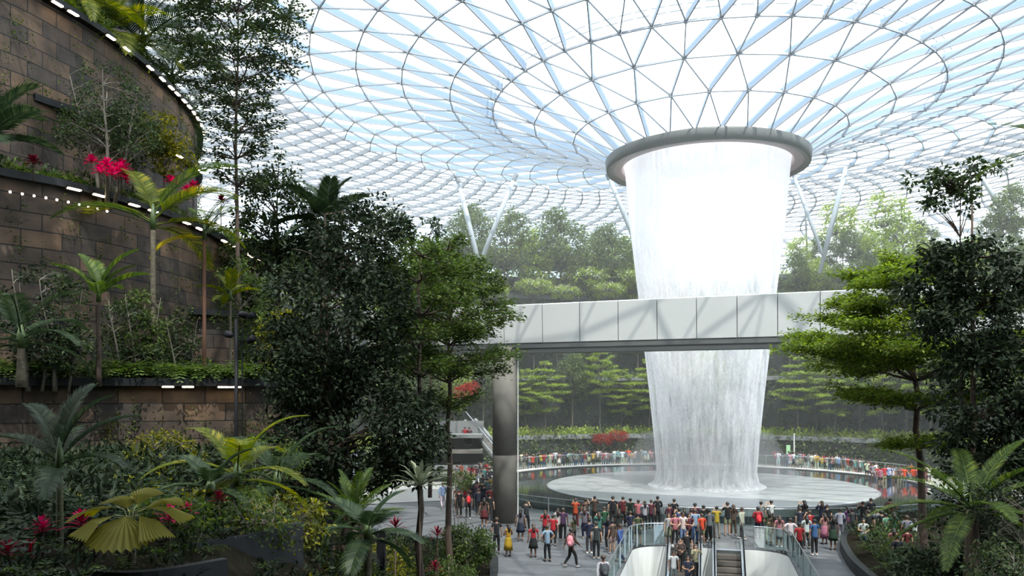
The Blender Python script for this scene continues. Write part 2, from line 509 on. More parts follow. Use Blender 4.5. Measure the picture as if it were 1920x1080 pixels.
# ---- the water column
def water_mat():
    m = D.materials.new('falling_water'); m.use_nodes = True
    nt = m.node_tree; out = nt.nodes['Material Output']; nt.nodes.remove(nt.nodes['Principled BSDF'])
    tc = nd(nt, 'ShaderNodeTexCoord')
    mp = nd(nt, 'ShaderNodeMapping'); mp.inputs['Scale'].default_value = (3.2, 3.2, 0.16)
    nt.links.new(tc.outputs['Object'], mp.inputs['Vector'])
    nz = nd(nt, 'ShaderNodeTexNoise', Scale=1.0, Detail=6.0, Roughness=0.65)
    nt.links.new(mp.outputs[0], nz.inputs['Vector'])
    mp2 = nd(nt, 'ShaderNodeMapping'); mp2.inputs['Scale'].default_value = (11, 11, 4.5)
    nt.links.new(tc.outputs['Object'], mp2.inputs['Vector'])
    nz2 = nd(nt, 'ShaderNodeTexNoise', Scale=1.0, Detail=4.0, Roughness=0.7)
    nt.links.new(mp2.outputs[0], nz2.inputs['Vector'])
    av = nd(nt, 'ShaderNodeMath', operation='MULTIPLY_ADD'); av.inputs[1].default_value = 0.5
    nt.links.new(nz2.outputs['Fac'], av.inputs[0]); nt.links.new(nz.outputs['Fac'], av.inputs[2])
    # denser at the lip, breaking up as it falls
    sp = nd(nt, 'ShaderNodeSeparateXYZ'); nt.links.new(tc.outputs['Object'], sp.inputs[0])
    mr = nd(nt, 'ShaderNodeMapRange'); mr.inputs[1].default_value = 15.0; mr.inputs[2].default_value = 24.0
    mr.inputs[3].default_value = -0.53; mr.inputs[4].default_value = -0.16
    nt.links.new(sp.outputs['Z'], mr.inputs[0])
    ad = nd(nt, 'ShaderNodeMath', operation='ADD'); nt.links.new(av.outputs[0], ad.inputs[0]); nt.links.new(mr.outputs[0], ad.inputs[1])
    mu = nd(nt, 'ShaderNodeMath', operation='MULTIPLY', use_clamp=True); mu.inputs[1].default_value = 1.35
    nt.links.new(ad.outputs[0], mu.inputs[0])
    t = nd(nt, 'ShaderNodeBsdfTransparent')
    df = nd(nt, 'ShaderNodeBsdfDiffuse'); df.inputs['Color'].default_value = (0.95, 0.96, 0.97, 1)
    tl = nd(nt, 'ShaderNodeBsdfTranslucent'); tl.inputs['Color'].default_value = (0.97, 0.95, 0.95, 1)
    mw = nd(nt, 'ShaderNodeMixShader'); mw.inputs[0].default_value = 0.5
    nt.links.new(df.outputs[0], mw.inputs[1]); nt.links.new(tl.outputs[0], mw.inputs[2])
    mx = nd(nt, 'ShaderNodeMixShader')
    # a ray that crosses the sheet at a slant passes more droplets
    ge = nd(nt, 'ShaderNodeNewGeometry')
    dp = nd(nt, 'ShaderNodeVectorMath', operation='DOT_PRODUCT'); nt.links.new(ge.outputs['Incoming'], dp.inputs[0]); nt.links.new(ge.outputs['Normal'], dp.inputs[1])
    ab = nd(nt, 'ShaderNodeMath', operation='ABSOLUTE'); nt.links.new(dp.outputs['Value'], ab.inputs[0])
    mxx = nd(nt, 'ShaderNodeMath', operation='MAXIMUM'); mxx.inputs[1].default_value = .12; nt.links.new(ab.outputs[0], mxx.inputs[0])
    iv = nd(nt, 'ShaderNodeMath', operation='DIVIDE'); iv.inputs[0].default_value = 1.0; nt.links.new(mxx.outputs[0], iv.inputs[1])
    om = nd(nt, 'ShaderNodeMath', operation='SUBTRACT', use_clamp=True); om.inputs[0].default_value = 1.0; nt.links.new(mu.outputs[0], om.inputs[1])
    pw = nd(nt, 'ShaderNodeMath', operation='POWER'); nt.links.new(om.outputs[0], pw.inputs[0]); nt.links.new(iv.outputs[0], pw.inputs[1])
    mu = nd(nt, 'ShaderNodeMath', operation='SUBTRACT', use_clamp=True); mu.inputs[0].default_value = 1.0; nt.links.new(pw.outputs[0], mu.inputs[1])
    nt.links.new(mu.outputs[0], mx.inputs[0]); nt.links.new(t.outputs[0], mx.inputs[1]); nt.links.new(mw.outputs[0], mx.inputs[2])
    nt.links.new(mx.outputs[0], out.inputs['Surface'])
    return m
WP = [(6.35, 25.9), (6.2, 24.5), (5.9, 21), (5.55, 18), (5.2, 15), (4.75, 11), (4.35, 7.5), (4.0, 4), (3.8, 1.5), (4.0, 0.7), (4.5, 0.45)]
b = MB()
for dr in (0, -0.35):
    b.lathe([(r + dr * (1 + (26 - z) * 0.03), z) for r, z in WP], 128, (0, 0))
wf = b.build('waterfall', water_mat(), smooth=True, loc=(CX, CY, 0))
tag(wf, 'tall column of falling white water from oculus to pool', 'waterfall', kind='stuff')

# ---- bridge beam across the water
bridge = empty('bridge', (0, 0, 10.3))
tag(bridge, 'long pale panelled train bridge crossing in front of the waterfall', 'bridge')
def bridge_pt(px):      # line through (x at px 980, Y 47) and (x at px 1540, Y 41)
    # solve along the straight plan line
    A = Vector((0.61, 47.3)); B = Vector((15.5, 41.2)); d = (B - A)
    k = (px - 960) / F
    t = (k * A.y - A.x) / (d.x - k * d.y)
    return A + d * t
seams = [690, 745, 805, 872, 945, 1017, 1087, 1159, 1232, 1306, 1382, 1458, 1538, 1622, 1712, 1810, 1915, 2030, 2150]
dirb = (Vector((15.5, 41.2)) - Vector((0.61, 47.3))).normalized()
nb_ = Vector((dirb.y, -dirb.x))     # towards the camera
if nb_.y > 0: nb_ = -nb_
ZT, ZB = 12.72, 10.42
def prism(b, a, c, prof):
    """prof: list of (out, z) cross-section, from plan point a to c"""
    vs = [(a.x + nb_.x * o, a.y + nb_.y * o, z) for o, z in prof] + [(c.x + nb_.x * o, c.y + nb_.y * o, z) for o, z in prof]
    n = len(prof)
    b.add(vs, [tuple(range(n)), tuple(reversed(range(n, 2 * n)))] + [(i, i + n, (i + 1) % n + n, (i + 1) % n) for i in range(n)])
for x0, x1 in zip(seams, seams[1:]):
    a = bridge_pt(x0); c = bridge_pt(x1)
    a2 = a + dirb * 0.02; c2 = c - dirb * 0.02
    b = MB(); prism(b, a2, c2, [(0.06, ZT - .05), (0.0, ZT), (-0.35, ZT), (-0.35, ZB), (-0.25, ZB), (-0.02, ZB + .08)][::-1])
    b.build('fascia_panel', M_PANEL, bridge).location.z = -10.3
a = bridge_pt(seams[0]); c = bridge_pt(seams[-1])
b = MB(); prism(b, a, c, [(-0.15, ZB + .1), (-0.36, ZT - .1), (-7.8, ZT - .1), (-7.8, ZB - .1), (-0.15, ZB - .18)])
b.build('deck', M_SOFFIT, bridge).location.z = -10.3
b = MB(); prism(b, a, c, [(-0.05, ZB - .02), (-0.05, ZB - .22), (-0.3, ZB - .30), (-0.3, ZB - .02)])
b.build('drip_edge', M_DARKTRIM, bridge).location.z = -10.3
b = MB(); prism(b, a, c, [(-7.75, ZT), (-8.0, ZT), (-8.0, ZB - .15), (-7.75, ZB - .15)])
b.build('rear_fascia', M_PANEL, bridge).location.z = -10.3

# ---- bridge pillar
pc = at(946, 985, 47.0)
pil = empty('bridge_pillar', (pc.x, 48.2, 0)); tag(pil, 'tall round concrete pillar carrying the bridge', 'pillar')
b = MB(); b.lathe([(0.0, 0), (0.72, 0), (0.72, 3.95)], 40); b.build('lower_drum', M_CONC, pil, smooth=True)
b = MB(); b.lathe([(0.70, 3.95), (0.70, 3.99), (0.72, 3.99), (0.72, 10.3), (0, 10.3)], 40); b.build('upper_drum', M_CONC, pil, smooth=True)
b = MB(); b.box((0.78, -0.15, 5.2), (0.07, 0.07, 10.3)); b.build('drain_pipe', mat('pale_pipe', (0.5, 0.5, 0.47), 0.4), pil)

# ---- left terraces: stone faced tiers with a dark coping
def smooth_line(P, n=6):
    """Catmull-Rom through plan points"""
    out = []
    Q = [P[0]] + list(P) + [P[-1]]
    for i in range(1, len(Q) - 2):
        for k in range(n):
            t = k / n
            q = []
            for d in range(2):
                a, b_, c, e = Q[i - 1][d], Q[i][d], Q[i + 1][d], Q[i + 2][d]
                q.append(0.5 * ((2 * b_) + (-a + c) * t + (2 * a - 5 * b_ + 4 * c - e) * t * t + (-a + 3 * b_ - 3 * c + e) * t ** 3))
            out.append(tuple(q))
    out.append(tuple(P[-1]))
    return out
def tier(name, plan, z0, z1, back, coping=True):
    L = smooth_line(plan)
    root = empty(name, (0, 0, 0)); struct(root)
    b = MB(); s = 0
    for (x0, y0), (x1, y1) in zip(L, L[1:]):
        d = math.hypot(x1 - x0, y1 - y0)
        b.add([(x0, y0, z0), (x1, y1, z0), (x1, y1, z1), (x0, y0, z1)], [(0, 1, 2, 3)],
              [(s, z0), (s + d, z0), (s + d, z1), (s, z1)])
        s += d
    b.build('stone_facing', M_STONE, root)
    b = MB()
    top = [(x, y, z1) for x, y in L]
    bk = [(back, y, z1) for x, y in L]
    n = len(L)
    b.add(top + bk, [(i, i + n, i + n + 1, i + 1) for i in range(n - 1)])
    b.build('planting_bed', M_SOIL, root)
    b = MB()
    vs = []
    for i, (x, y) in enumerate(L):
        x0, y0 = L[max(0, i - 1)]; x1, y1 = L[min(n - 1, i + 1)]
        t = Vector((x1 - x0, y1 - y0)).normalized(); nn = Vector((t.y, -t.x))
        for o, z in ((0.32, z1 - 0.16), (0.32, z1 + 0.10), (-0.25, z1 + 0.10), (-0.25, z1 - 0.16)):
            vs.append((x + nn.x * o, y + nn.y * o, z))
    b.add(vs, [(i * 4 + j, (i + 1) * 4 + j, (i + 1) * 4 + (j + 1) % 4, i * 4 + (j + 1) % 4) for i in range(n - 1) for j in range(4)])
    b.build('coping', M_COPING, root)
    return L
PLAN_C = [(-30, 24), (-22.5, 27.5), (-20.6, 32), (-20, 38), (-20.5, 44), (-23, 50), (-28, 56)]
PLAN_B = [(-30, 21), (-22, 25.5), (-18.6, 28.6), (-17.4, 31.9), (-16.9, 35), (-16.8, 38.3), (-17.1, 43), (-18.2, 47.3), (-21, 53), (-26, 58)]
PLAN_A = [(-30, 19), (-22, 23), (-18.6, 26), (-17.2, 27.7), (-15.8, 29.5), (-14.6, 32.9), (-14.15, 36.3), (-14.15, 42.6), (-14.6, 47), (-17, 53), (-23, 60)]
PLAN_L = [(-30, 17.5), (-20, 22), (-16, 25), (-13, 27), (-10.2, 28.2), (-8.4, 29.8), (-8.0, 33.5), (-9.0, 38), (-11, 44), (-14, 50), (-20, 57)]
LC = tier('wall_left_top', PLAN_C, 22.5, 30, -45)
LB = tier('wall_left_upper', PLAN_B, 15.0, 22.5, -45)
LA = tier('wall_left_middle', PLAN_A, 7.95, 15.0, -45)
LL = tier('wall_left_lower', PLAN_L, -0.3, 7.95, -45)
# short intermediate tier whose lamps show beside the yellow green shrub
PLAN_M = [(-18, 30.5), (-16.3, 34.2), (-15.6, 37.5), (-15.7, 40.5), (-16.8, 43)]
LM = tier('wall_left_inset', PLAN_M, 15.0, 18.6, -18)

# ---- garden slope between the lower wall and the plaza, with rough soil
def ground_z(x, y):
    a = 5.0 * sstep((-x - 0.5) / 5) * (1 - sstep((y - 17) / 5))
    b_ = 5.3 * sstep((-x - 6) / 3) * sstep((y - 17) / 5) * (1 - sstep((y - 34) / 10))
    c = 0.35
    return max(a + b_, c)
b = MB()
nx, ny = 36, 52
vs = []; fs = []
for j in range(ny):
    y = lerp(3, 46, j / (ny - 1))
    edge = -0.9 if y < 36 else lerp(-0.9, -7.5, sstep((y - 36) / 6))
    if y < 28: edge = lerp(2.4, -0.9, sstep((y - 14) / 14))
    for i in range(nx):
        x = lerp(edge, -27, (i / (nx - 1)) ** 1.2)
        vs.append((x, y, ground_z(x, y) + 0.07 * math.sin(x * 2.1 + y) * math.cos(y * 1.7 - x)))
for j in range(ny - 1):
    for i in range(nx - 1):
        k = j * nx + i
        fs.append((k, k + nx, k + nx + 1, k + 1))
b.add(vs, fs)
struct(b.build('floor_garden', M_SOIL, smooth=True))
# plaza-side kerb of the garden
def kerb(name, pts, z0, z1, w=0.3, m=M_COPING, label=None):
    b = MB()
    n = len(pts); vs = []
    for i, (x, y) in enumerate(pts):
        x0, y0 = pts[max(0, i - 1)]; x1, y1 = pts[min(n - 1, i + 1)]
        t = Vector((x1 - x0, y1 - y0)).normalized(); nn = Vector((t.y, -t.x)) * (w / 2)
        zz0 = z0(x, y) if callable(z0) else z0
        zz1 = z1(x, y) if callable(z1) else z1
        vs += [(x + nn.x, y + nn.y, zz0), (x + nn.x, y + nn.y, zz1), (x - nn.x, y - nn.y, zz1), (x - nn.x, y - nn.y, zz0)]
    b.add(vs, [(i * 4 + j, (i + 1) * 4 + j, (i + 1) * 4 + (j + 1) % 4, i * 4 + (j + 1) % 4) for i in range(n - 1) for j in range(4)] + [(0, 1, 2, 3), tuple(range(n * 4 - 1, n * 4 - 5, -1))])
    o = b.build(name, m)
    if label: tag(o, label, 'planter wall')
    return o
struct(kerb('trim_2', smooth_line([(2.6, 14), (0.6, 22), (-0.5, 28), (-0.75, 33), (-0.9, 36), (-2.6, 39), (-7.6, 42.5)]), -0.1, 0.5))
kerb('planter_wall', smooth_line([(-7.4, 11.0), (-6.3, 11.6), (-5.2, 11.5), (-4.35, 12.4)]), 3.5, 5.02, 0.16, label='black stone planter wall in front of the pink cordylines')
kerb('planter_wall', smooth_line([(-5.6, 13.6), (-5.2, 14.2), (-4.7, 14.9), (-4.2, 16.2)]), 3.5, 4.98, 0.16, label='short black stone planter wall past the big fan-leaved palm')
kerb('planter_wall', smooth_line([(-7.2, 16.4), (-6.2, 17.6), (-5.2, 18.6), (-4.5, 20.2)]), 3.0, 4.85, 0.18, label='long curving black planter wall under the leaning palm clump')
# right planting bed
b = MB()
R_EDGE = smooth_line([(9.6, 8), (11.0, 16), (12.6, 24), (13.7, 30), (14.9, 36), (17.2, 42), (22, 48), (30, 52)])
vs = []
for x, y in R_EDGE: vs += [(x, y, 0.45), (x + 3, y - .5, 1.0), (60, y - 3, 1.3)]
b.add(vs, [(i * 3 + j, i * 3 + j + 1, (i + 1) * 3 + j + 1, (i + 1) * 3 + j) for i in range(len(R_EDGE) - 1) for j in range(2)])
struct(b.build('floor_garden_east', M_SOIL))
struct(kerb('trim_3', R_EDGE, -0.1, 0.5))

# ---- far terraces, arcs round the pool
M_TERR = mat('shaded_terrace_wall', (0.045, 0.05, 0.047), 0.8, noise=0.3, nscale=0.5)  # walls' own dark grey-green, varied at random
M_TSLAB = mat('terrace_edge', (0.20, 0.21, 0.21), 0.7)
TERR = [(27.0, 0.0, 3.0), (31.5, 3.0, 9.5), (35.0, 9.5, 16.0), (39.5, 16.0, 19.8), (45.0, 19.8, 22.8)]
for k, (R, z0, z1) in enumerate(TERR):
    Rn = TERR[k + 1][0] if k + 1 < len(TERR) else 62
    root = empty('wall_back', (CX, CY + 1, 0)); struct(root)
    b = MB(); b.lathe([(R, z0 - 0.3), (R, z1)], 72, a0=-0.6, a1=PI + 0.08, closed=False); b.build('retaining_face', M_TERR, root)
    b = MB(); b.lathe([(R - 0.3, z1 - 0.35), (R - 0.3, z1 + 0.12), (R + 0.3, z1 + 0.12)], 72, a0=-0.6, a1=PI + 0.08, closed=False); b.build('edge_beam', M_TSLAB, root)
    b = MB(); b.lathe([(R, z1), (Rn + 0.2, z1)], 72, a0=-0.6, a1=PI + 0.08, closed=False); b.build('planting_bed', M_SOIL, root)

# ---- leaning roof supports
M_PROP = mat('pale_support_steel', (0.42, 0.46, 0.48), 0.45)
def prop(px0, py0, px1, py1, Y0, label, r=0.28, Y1=None):
    a = at(px0, py0, Y0)
    # walk the ray of the top pixel until it meets the roof
    Y = Y1 or Y0
    for _ in range(300):
        q = at(px1, py1, Y)
        if q.z > dome_z(math.hypot(q.x - CX, q.y - CY)): break
        Y += 0.25
    root = empty('roof_column', tuple(a)); tag(root, label, 'column', 'leaning steel columns holding the roof')
    q2 = q - a
    b = MB(); b.tube([Vector((0, 0, 0)) - q2.normalized() * 3, q2 * 0.5, q2], [r * 0.8, r, r * 0.75], 16); b.build('shaft', M_PROP, root, smooth=True)
    b = MB(); d = q2.normalized(); b.tube([q2 - d * 0.5, q2 + d * 0.25], [r * 0.9, r * 1.15], 12); b.build('top_joint', M_NODE, root)
prop(893, 474, 858, 335, 89, 'steel roof column leaning toward the far palm, one arm of the V')
prop(908, 474, 966, 330, 89, 'steel roof column leaning toward the oculus, one arm of the V')
prop(1194, 460, 1140, 328, 88, 'lone leaning steel roof column close beside the waterfall, pillar side')
prop(1525, 430, 1487, 325, 86, 'short leaning steel column just past the bright side of the waterfall', 0.22)
prop(1550, 460, 1592, 292, 86, 'thick leaning steel column among the pale treetops beside the waterfall')
prop(1512, 440, 1508, 330, 104, 'thin upright steel mast behind the leaning columns by the waterfall', 0.13)
prop(1906, 440, 1832, 318, 88, 'leaning steel column behind the dark glossy tree')

# ---- unseen building blocking light from behind the viewpoint, with a shade slab added overhead
b = MB(); b.box((-2, -22, 12), (100, 36, 24)); struct(b.build('wall_front', M_TERR))
b = MB(); b.box((-14, 2, 16.6), (44, 14, 0.8)); struct(b.build('ceiling_terrace', M_TERR))  # unseen slab, put here to darken the near planting bed
# ---- mist hanging in the hall
def mist(name, c, s_, dens, lab):
    m = D.materials.new(name); m.use_nodes = True
    nt = m.node_tree; nt.nodes.remove(nt.nodes['Principled BSDF'])
    v = nd(nt, 'ShaderNodeVolumeScatter', Density=dens, Anisotropy=0.2)
    v.inputs['Color'].default_value = (1.0, 0.985, 0.95, 1)
    nt.links.new(v.outputs[0], nt.nodes['Material Output'].inputs['Volume'])
    b = MB(); b.box(c, s_); o = b.build(name, m)
    tag(o, lab, 'mist', kind='stuff')
b = MB(); b.lathe([(0.0, 0.5), (6.0, 0.5), (7.2, 1.2), (6.4, 2.2), (5.6, 3.4), (5.0, 4.6), (0.0, 5.0)], 32)
m_ = D.materials.new('spray'); m_.use_nodes = True; m_.node_tree.nodes.remove(m_.node_tree.nodes['Principled BSDF'])
v_ = nd(m_.node_tree, 'ShaderNodeVolumeScatter', Density=0.10, Anisotropy=0.2); m_.node_tree.links.new(v_.outputs[0], m_.node_tree.nodes['Material Output'].inputs['Volume'])
tag(b.build('spray', m_, loc=(CX, CY, 0)), 'cloud of spray where the falling water meets the basin', 'spray', kind='stuff')
mist('mist', (15, 86, 14), (150, 78, 27.6), 0.0030, 'thin bright mist filling the hall round the waterfall')
# ================================================================== PLANTS
RG = np.random.default_rng(7)
random.seed(11)
M_BARK = mat('brown_bark', (0.060, 0.040, 0.028), 0.9, noise=0.35, nscale=6, bump=0.4, stretch=(3, 3, 0.6))
M_BARKG = mat('grey_bark', (0.13, 0.115, 0.09), 0.9, noise=0.25, nscale=6, bump=0.3, stretch=(3, 3, 0.6))
M_PALMBARK = mat('ringed_palm_bark', (0.10, 0.085, 0.055), 0.9, noise=0.35, nscale=5, bump=0.4, stretch=(1, 1, 5))
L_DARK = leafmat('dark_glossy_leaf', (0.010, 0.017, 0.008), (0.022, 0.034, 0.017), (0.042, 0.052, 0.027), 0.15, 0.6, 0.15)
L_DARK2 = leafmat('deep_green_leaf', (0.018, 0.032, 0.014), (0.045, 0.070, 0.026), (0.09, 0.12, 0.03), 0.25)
L_MID = leafmat('mid_green_leaf', (0.035, 0.060, 0.018), (0.08, 0.12, 0.03), (0.14, 0.18, 0.04), 0.4)
L_FINE = leafmat('fresh_green_leaf', (0.06, 0.10, 0.018), (0.15, 0.21, 0.035), (0.30, 0.36, 0.06), 0.45)
L_FAR = leafmat('soft_green_leaf', (0.16, 0.22, 0.05), (0.38, 0.48, 0.10), (0.62, 0.70, 0.18), 0.5)  # tones lifted above real leaves to stand for sun on far trees
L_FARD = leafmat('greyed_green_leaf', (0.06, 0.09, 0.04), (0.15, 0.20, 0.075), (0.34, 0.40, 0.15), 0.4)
L_YEL = leafmat('yellow_green_leaf', (0.05, 0.06, 0.01), (0.16, 0.16, 0.015), (0.42, 0.38, 0.05), 0.45)
L_PALM = leafmat('palm_leaflet', (0.030, 0.055, 0.012), (0.07, 0.11, 0.022), (0.15, 0.18, 0.03), 0.35)
L_PALMD = leafmat('dark_palm_leaflet', (0.012, 0.025, 0.012), (0.03, 0.05, 0.02), (0.06, 0.08, 0.035), 0.25)
L_PALMY = leafmat('yellowing_palm_leaflet', (0.05, 0.075, 0.010), (0.13, 0.15, 0.015), (0.30, 0.25, 0.03), 0.4)
L_GOLD = leafmat('golden_frond', (0.55, 0.42, 0.01), (0.8, 0.65, 0.02), None, 0.5)  # yellow frond with bright sunlight put into its colour
L_PINK = leafmat('crimson_leaf', (0.20, 0.006, 0.035), (0.50, 0.012, 0.07), (0.75, 0.04, 0.16), 0.4)
L_WINE = leafmat('wine_red_leaf', (0.05, 0.008, 0.012), (0.13, 0.012, 0.02), (0.25, 0.02, 0.03), 0.3)
L_RUST = leafmat('rust_red_leaf', (0.08, 0.02, 0.01), (0.16, 0.04, 0.02), (0.22, 0.09, 0.03), 0.35)
L_FERN = leafmat('fern_leaf', (0.03, 0.055, 0.012), (0.07, 0.115, 0.02), (0.16, 0.21, 0.04), 0.4)
L_SILVER = leafmat('silvery_leaf', (0.09, 0.10, 0.07), (0.15, 0.17, 0.11), (0.28, 0.29, 0.19), 0.3)
L_BUFF = leafmat('cream_flower', (0.5, 0.5, 0.38), (0.8, 0.8, 0.7), None, 0.3)

def unit(a):
    return a / np.maximum(np.linalg.norm(a, axis=-1, keepdims=True), 1e-9)
def leaves(P, Dv, N, L, Wd, fold=0.15):
    """rhombic leaf quads: base P, along Dv, facing N"""
    n = len(P)
    Dv = unit(Dv); S = unit(np.cross(N, Dv)); N2 = np.cross(Dv, S)
    L = np.broadcast_to(L, (n,))[:, None]; Wd = np.broadcast_to(Wd, (n,))[:, None]
    A = np.empty((n, 4, 3))
    A[:, 0] = P
    A[:, 1] = P + Dv * L * 0.45 + S * Wd * 0.5 + N2 * Wd * fold
    A[:, 2] = P + Dv * L
    A[:, 3] = P + Dv * L * 0.45 - S * Wd * 0.5 + N2 * Wd * fold
    return A
def rnd(n, s=1.0): return RG.normal(0, s, (n, 3))

def branch_pts(a, b, sag=0.0, k=4, wob=0.05):
    a = np.array(a); b = np.array(b); out = []
    L = np.linalg.norm(b - a)
    for i in range(k + 1):
        t = i / k
        p = a + (b - a) * t
        p[2] += sag * math.sin(PI * t) * L
        if 0 < i < k: p += RG.normal(0, wob * L / k, 3)
        out.append(tuple(p))
    return out

def broad_tree(name, H, blobs, nclus, per, leaf, mleaf, mbark, trunk_r=0.14, stems=1, clus_r=0.45, splay=0.3, flat=0.7, parent=None, loc=(0, 0, 0), rz=0.0):
    """broadleaf tree: crown of leaf clusters inside the given ellipsoids (cx,cy,cz,rx,ry,rz)"""
    root = empty(name, loc, rz)
    w = np.array([b_[3] * b_[4] * b_[5] for b_ in blobs]) ** 0.67
    pick = RG.choice(len(blobs), nclus, p=w / w.sum())
    B = np.array(blobs)[pick]
    d = unit(rnd(nclus)); r = RG.uniform(0.55, 1.0, nclus)[:, None] ** 0.6
    C = B[:, :3] + d * r * B[:, 3:6]
    tb = MB()
    tops = []
    for s in range(stems):
        a = 2 * PI * s / max(stems, 1) + 0.4
        dx = (0.25 * math.cos(a), 0.25 * math.sin(a)) if stems > 1 else (0, 0)
        ex = (splay * math.cos(a), splay * math.sin(a)) if stems > 1 else (0.05, 0.03)
        pts = [(dx[0] * (1 - t) + dx[0] * t + ex[0] * t + (0.05 * math.sin(5 * t) if t else 0), dx[1] + ex[1] * t + 0.05 * math.sin(4 * t + 1), H * 0.93 * t - (0.3 if t == 0 else 0)) for t in np.linspace(0, 1, 9)]
        tb.tube(pts, [trunk_r * (1 - 0.82 * t) for t in np.linspace(0, 1, 9)], 8)
        tops.append(pts)
    tb.build('trunk', mbark, root, smooth=True)
    bb = MB()
    for c in C[:: max(1, nclus // 70)]:
        pts = tops[random.randrange(len(tops))]
        z = max(0.25 * H, min(c[2] - 0.35 * math.hypot(c[0], c[1]) - 0.2, H * 0.9))
        k = min(range(len(pts)), key=lambda i: abs(pts[i][2] - z))
        bb.tube(branch_pts(pts[k], c, 0.08), [trunk_r * 0.3, trunk_r * 0.24, trunk_r * 0.18, trunk_r * 0.12, trunk_r * 0.06], 4, cap=False)
    bb.build('branches', mbark, root)
    n = nclus * per
    cc = np.repeat(C, per, axis=0)
    off = unit(rnd(n)) * (RG.uniform(0, 1, n)[:, None] ** 0.45) * clus_r * RG.uniform(0.6, 1.25, nclus).repeat(per)[:, None]
    off[:, 2] *= flat
    P = cc + off
    Dv = unit(off) + rnd(n, 0.5) + np.array([0, 0, -0.25])
    N = rnd(n, 0.55) + np.array([0, 0, 1.0])
    Ls = leaf * RG.uniform(0.6, 1.25, n)
    f = MB(); f.quads(leaves(P, Dv, N, Ls, Ls * 0.5))
    f.build('foliage', mleaf, root)
    return root

def layered_tree(name, H, tiers, mleaf, mbark, leaf=0.12, dens=150, trunk_r=0.11, lean=(0, 0), clear=0.3, loc=(0, 0, 0), rz=0.0, rise=0.12, nb=7, thick=0.07, airy=1.0):
    """tiered tree: flat sprays of small leaves on near-horizontal branches. tiers: (z, radius)"""
    root = empty(name, loc, rz)
    tb = MB()
    def tp(z):
        t = z / H
        return (lean[0] * t * H + 0.06 * math.sin(3 * z), lean[1] * t * H + 0.06 * math.cos(2.3 * z), z)
    tb.tube([tp(-0.3)] + [tp(H * t) for t in np.linspace(0.05, 0.98, 10)], [trunk_r * 1.15] + [trunk_r * (1 - 0.8 * t) for t in np.linspace(0.05, 0.98, 10)], 8)
    tb.build('trunk', mbark, root, smooth=True)
    bb = MB(); P = []; Dv = []
    for (z, R) in tiers:
        a0 = random.uniform(0, 6.28)
        for k in range(nb):
            a = a0 + 2 * PI * k / nb + random.uniform(-.25, .25)
            Rk = R * random.uniform(0.7, 1.08)
            o = np.array(tp(z - 0.25 * rise * R)); e = o + np.array([Rk * math.cos(a), Rk * math.sin(a), rise * Rk + random.uniform(-.1, .1) + random.gauss(0, .12 + .06 * Rk)])
            bp = branch_pts(o, e, 0.03, 5, 0.12)
            bb.tube(bp, [trunk_r * .32, trunk_r * .26, trunk_r * .2, trunk_r * .15, trunk_r * .1, trunk_r * .05], 4, cap=False)
            bpn = np.array(bp)
            m = max(3, int(5 + Rk * 3))
            for j in range(m):
                t = random.uniform(0.22, 1.0) ** 0.8
                i = min(4, int(t * 5)); fr = t * 5 - i
                q = bpn[i] * (1 - fr) + bpn[i + 1] * fr
                sa = a + random.choice([-1, 1]) * random.uniform(0.25, 1.2)
                sl = Rk * random.uniform(0.22, 0.48) * (1.25 - 0.5 * t)
                e2 = q + np.array([sl * math.cos(sa), sl * math.sin(sa), random.uniform(-.02, .10) * sl])
                bb.tube([tuple(q), tuple((q + e2) / 2 + np.array([0, 0, .03])), tuple(e2)], [trunk_r * .1, trunk_r * .07, trunk_r * .03], 3, cap=False)
                nl = int(dens * sl * airy)
                tt = RG.uniform(0.05, 1.1, nl)[:, None]
                side = np.array([-math.sin(sa), math.cos(sa), 0])
                wv = RG.normal(0, 0.13 * sl + 0.05, nl)[:, None]
                pp = q + (e2 - q) * tt + side * wv + np.stack([np.zeros(nl), np.zeros(nl), RG.normal(0.02, thick, nl)], 1)
                P.append(pp); Dv.append(np.tile(np.array([math.cos(sa), math.sin(sa), 0.0]), (nl, 1)) + side * np.sign(wv) * 0.8)
    bb.build('branches', mbark, root)
    P = np.concatenate(P); Dv = np.concatenate(Dv); n = len(P)
    N = rnd(n, 0.35) + np.array([0, 0, 1.0])
    Ls = leaf * RG.uniform(0.6, 1.3, n)
    f = MB(); f.quads(leaves(P, Dv + rnd(n, 0.5), N, Ls, Ls * 0.5))
    f.build('foliage', mleaf, root)
    return root

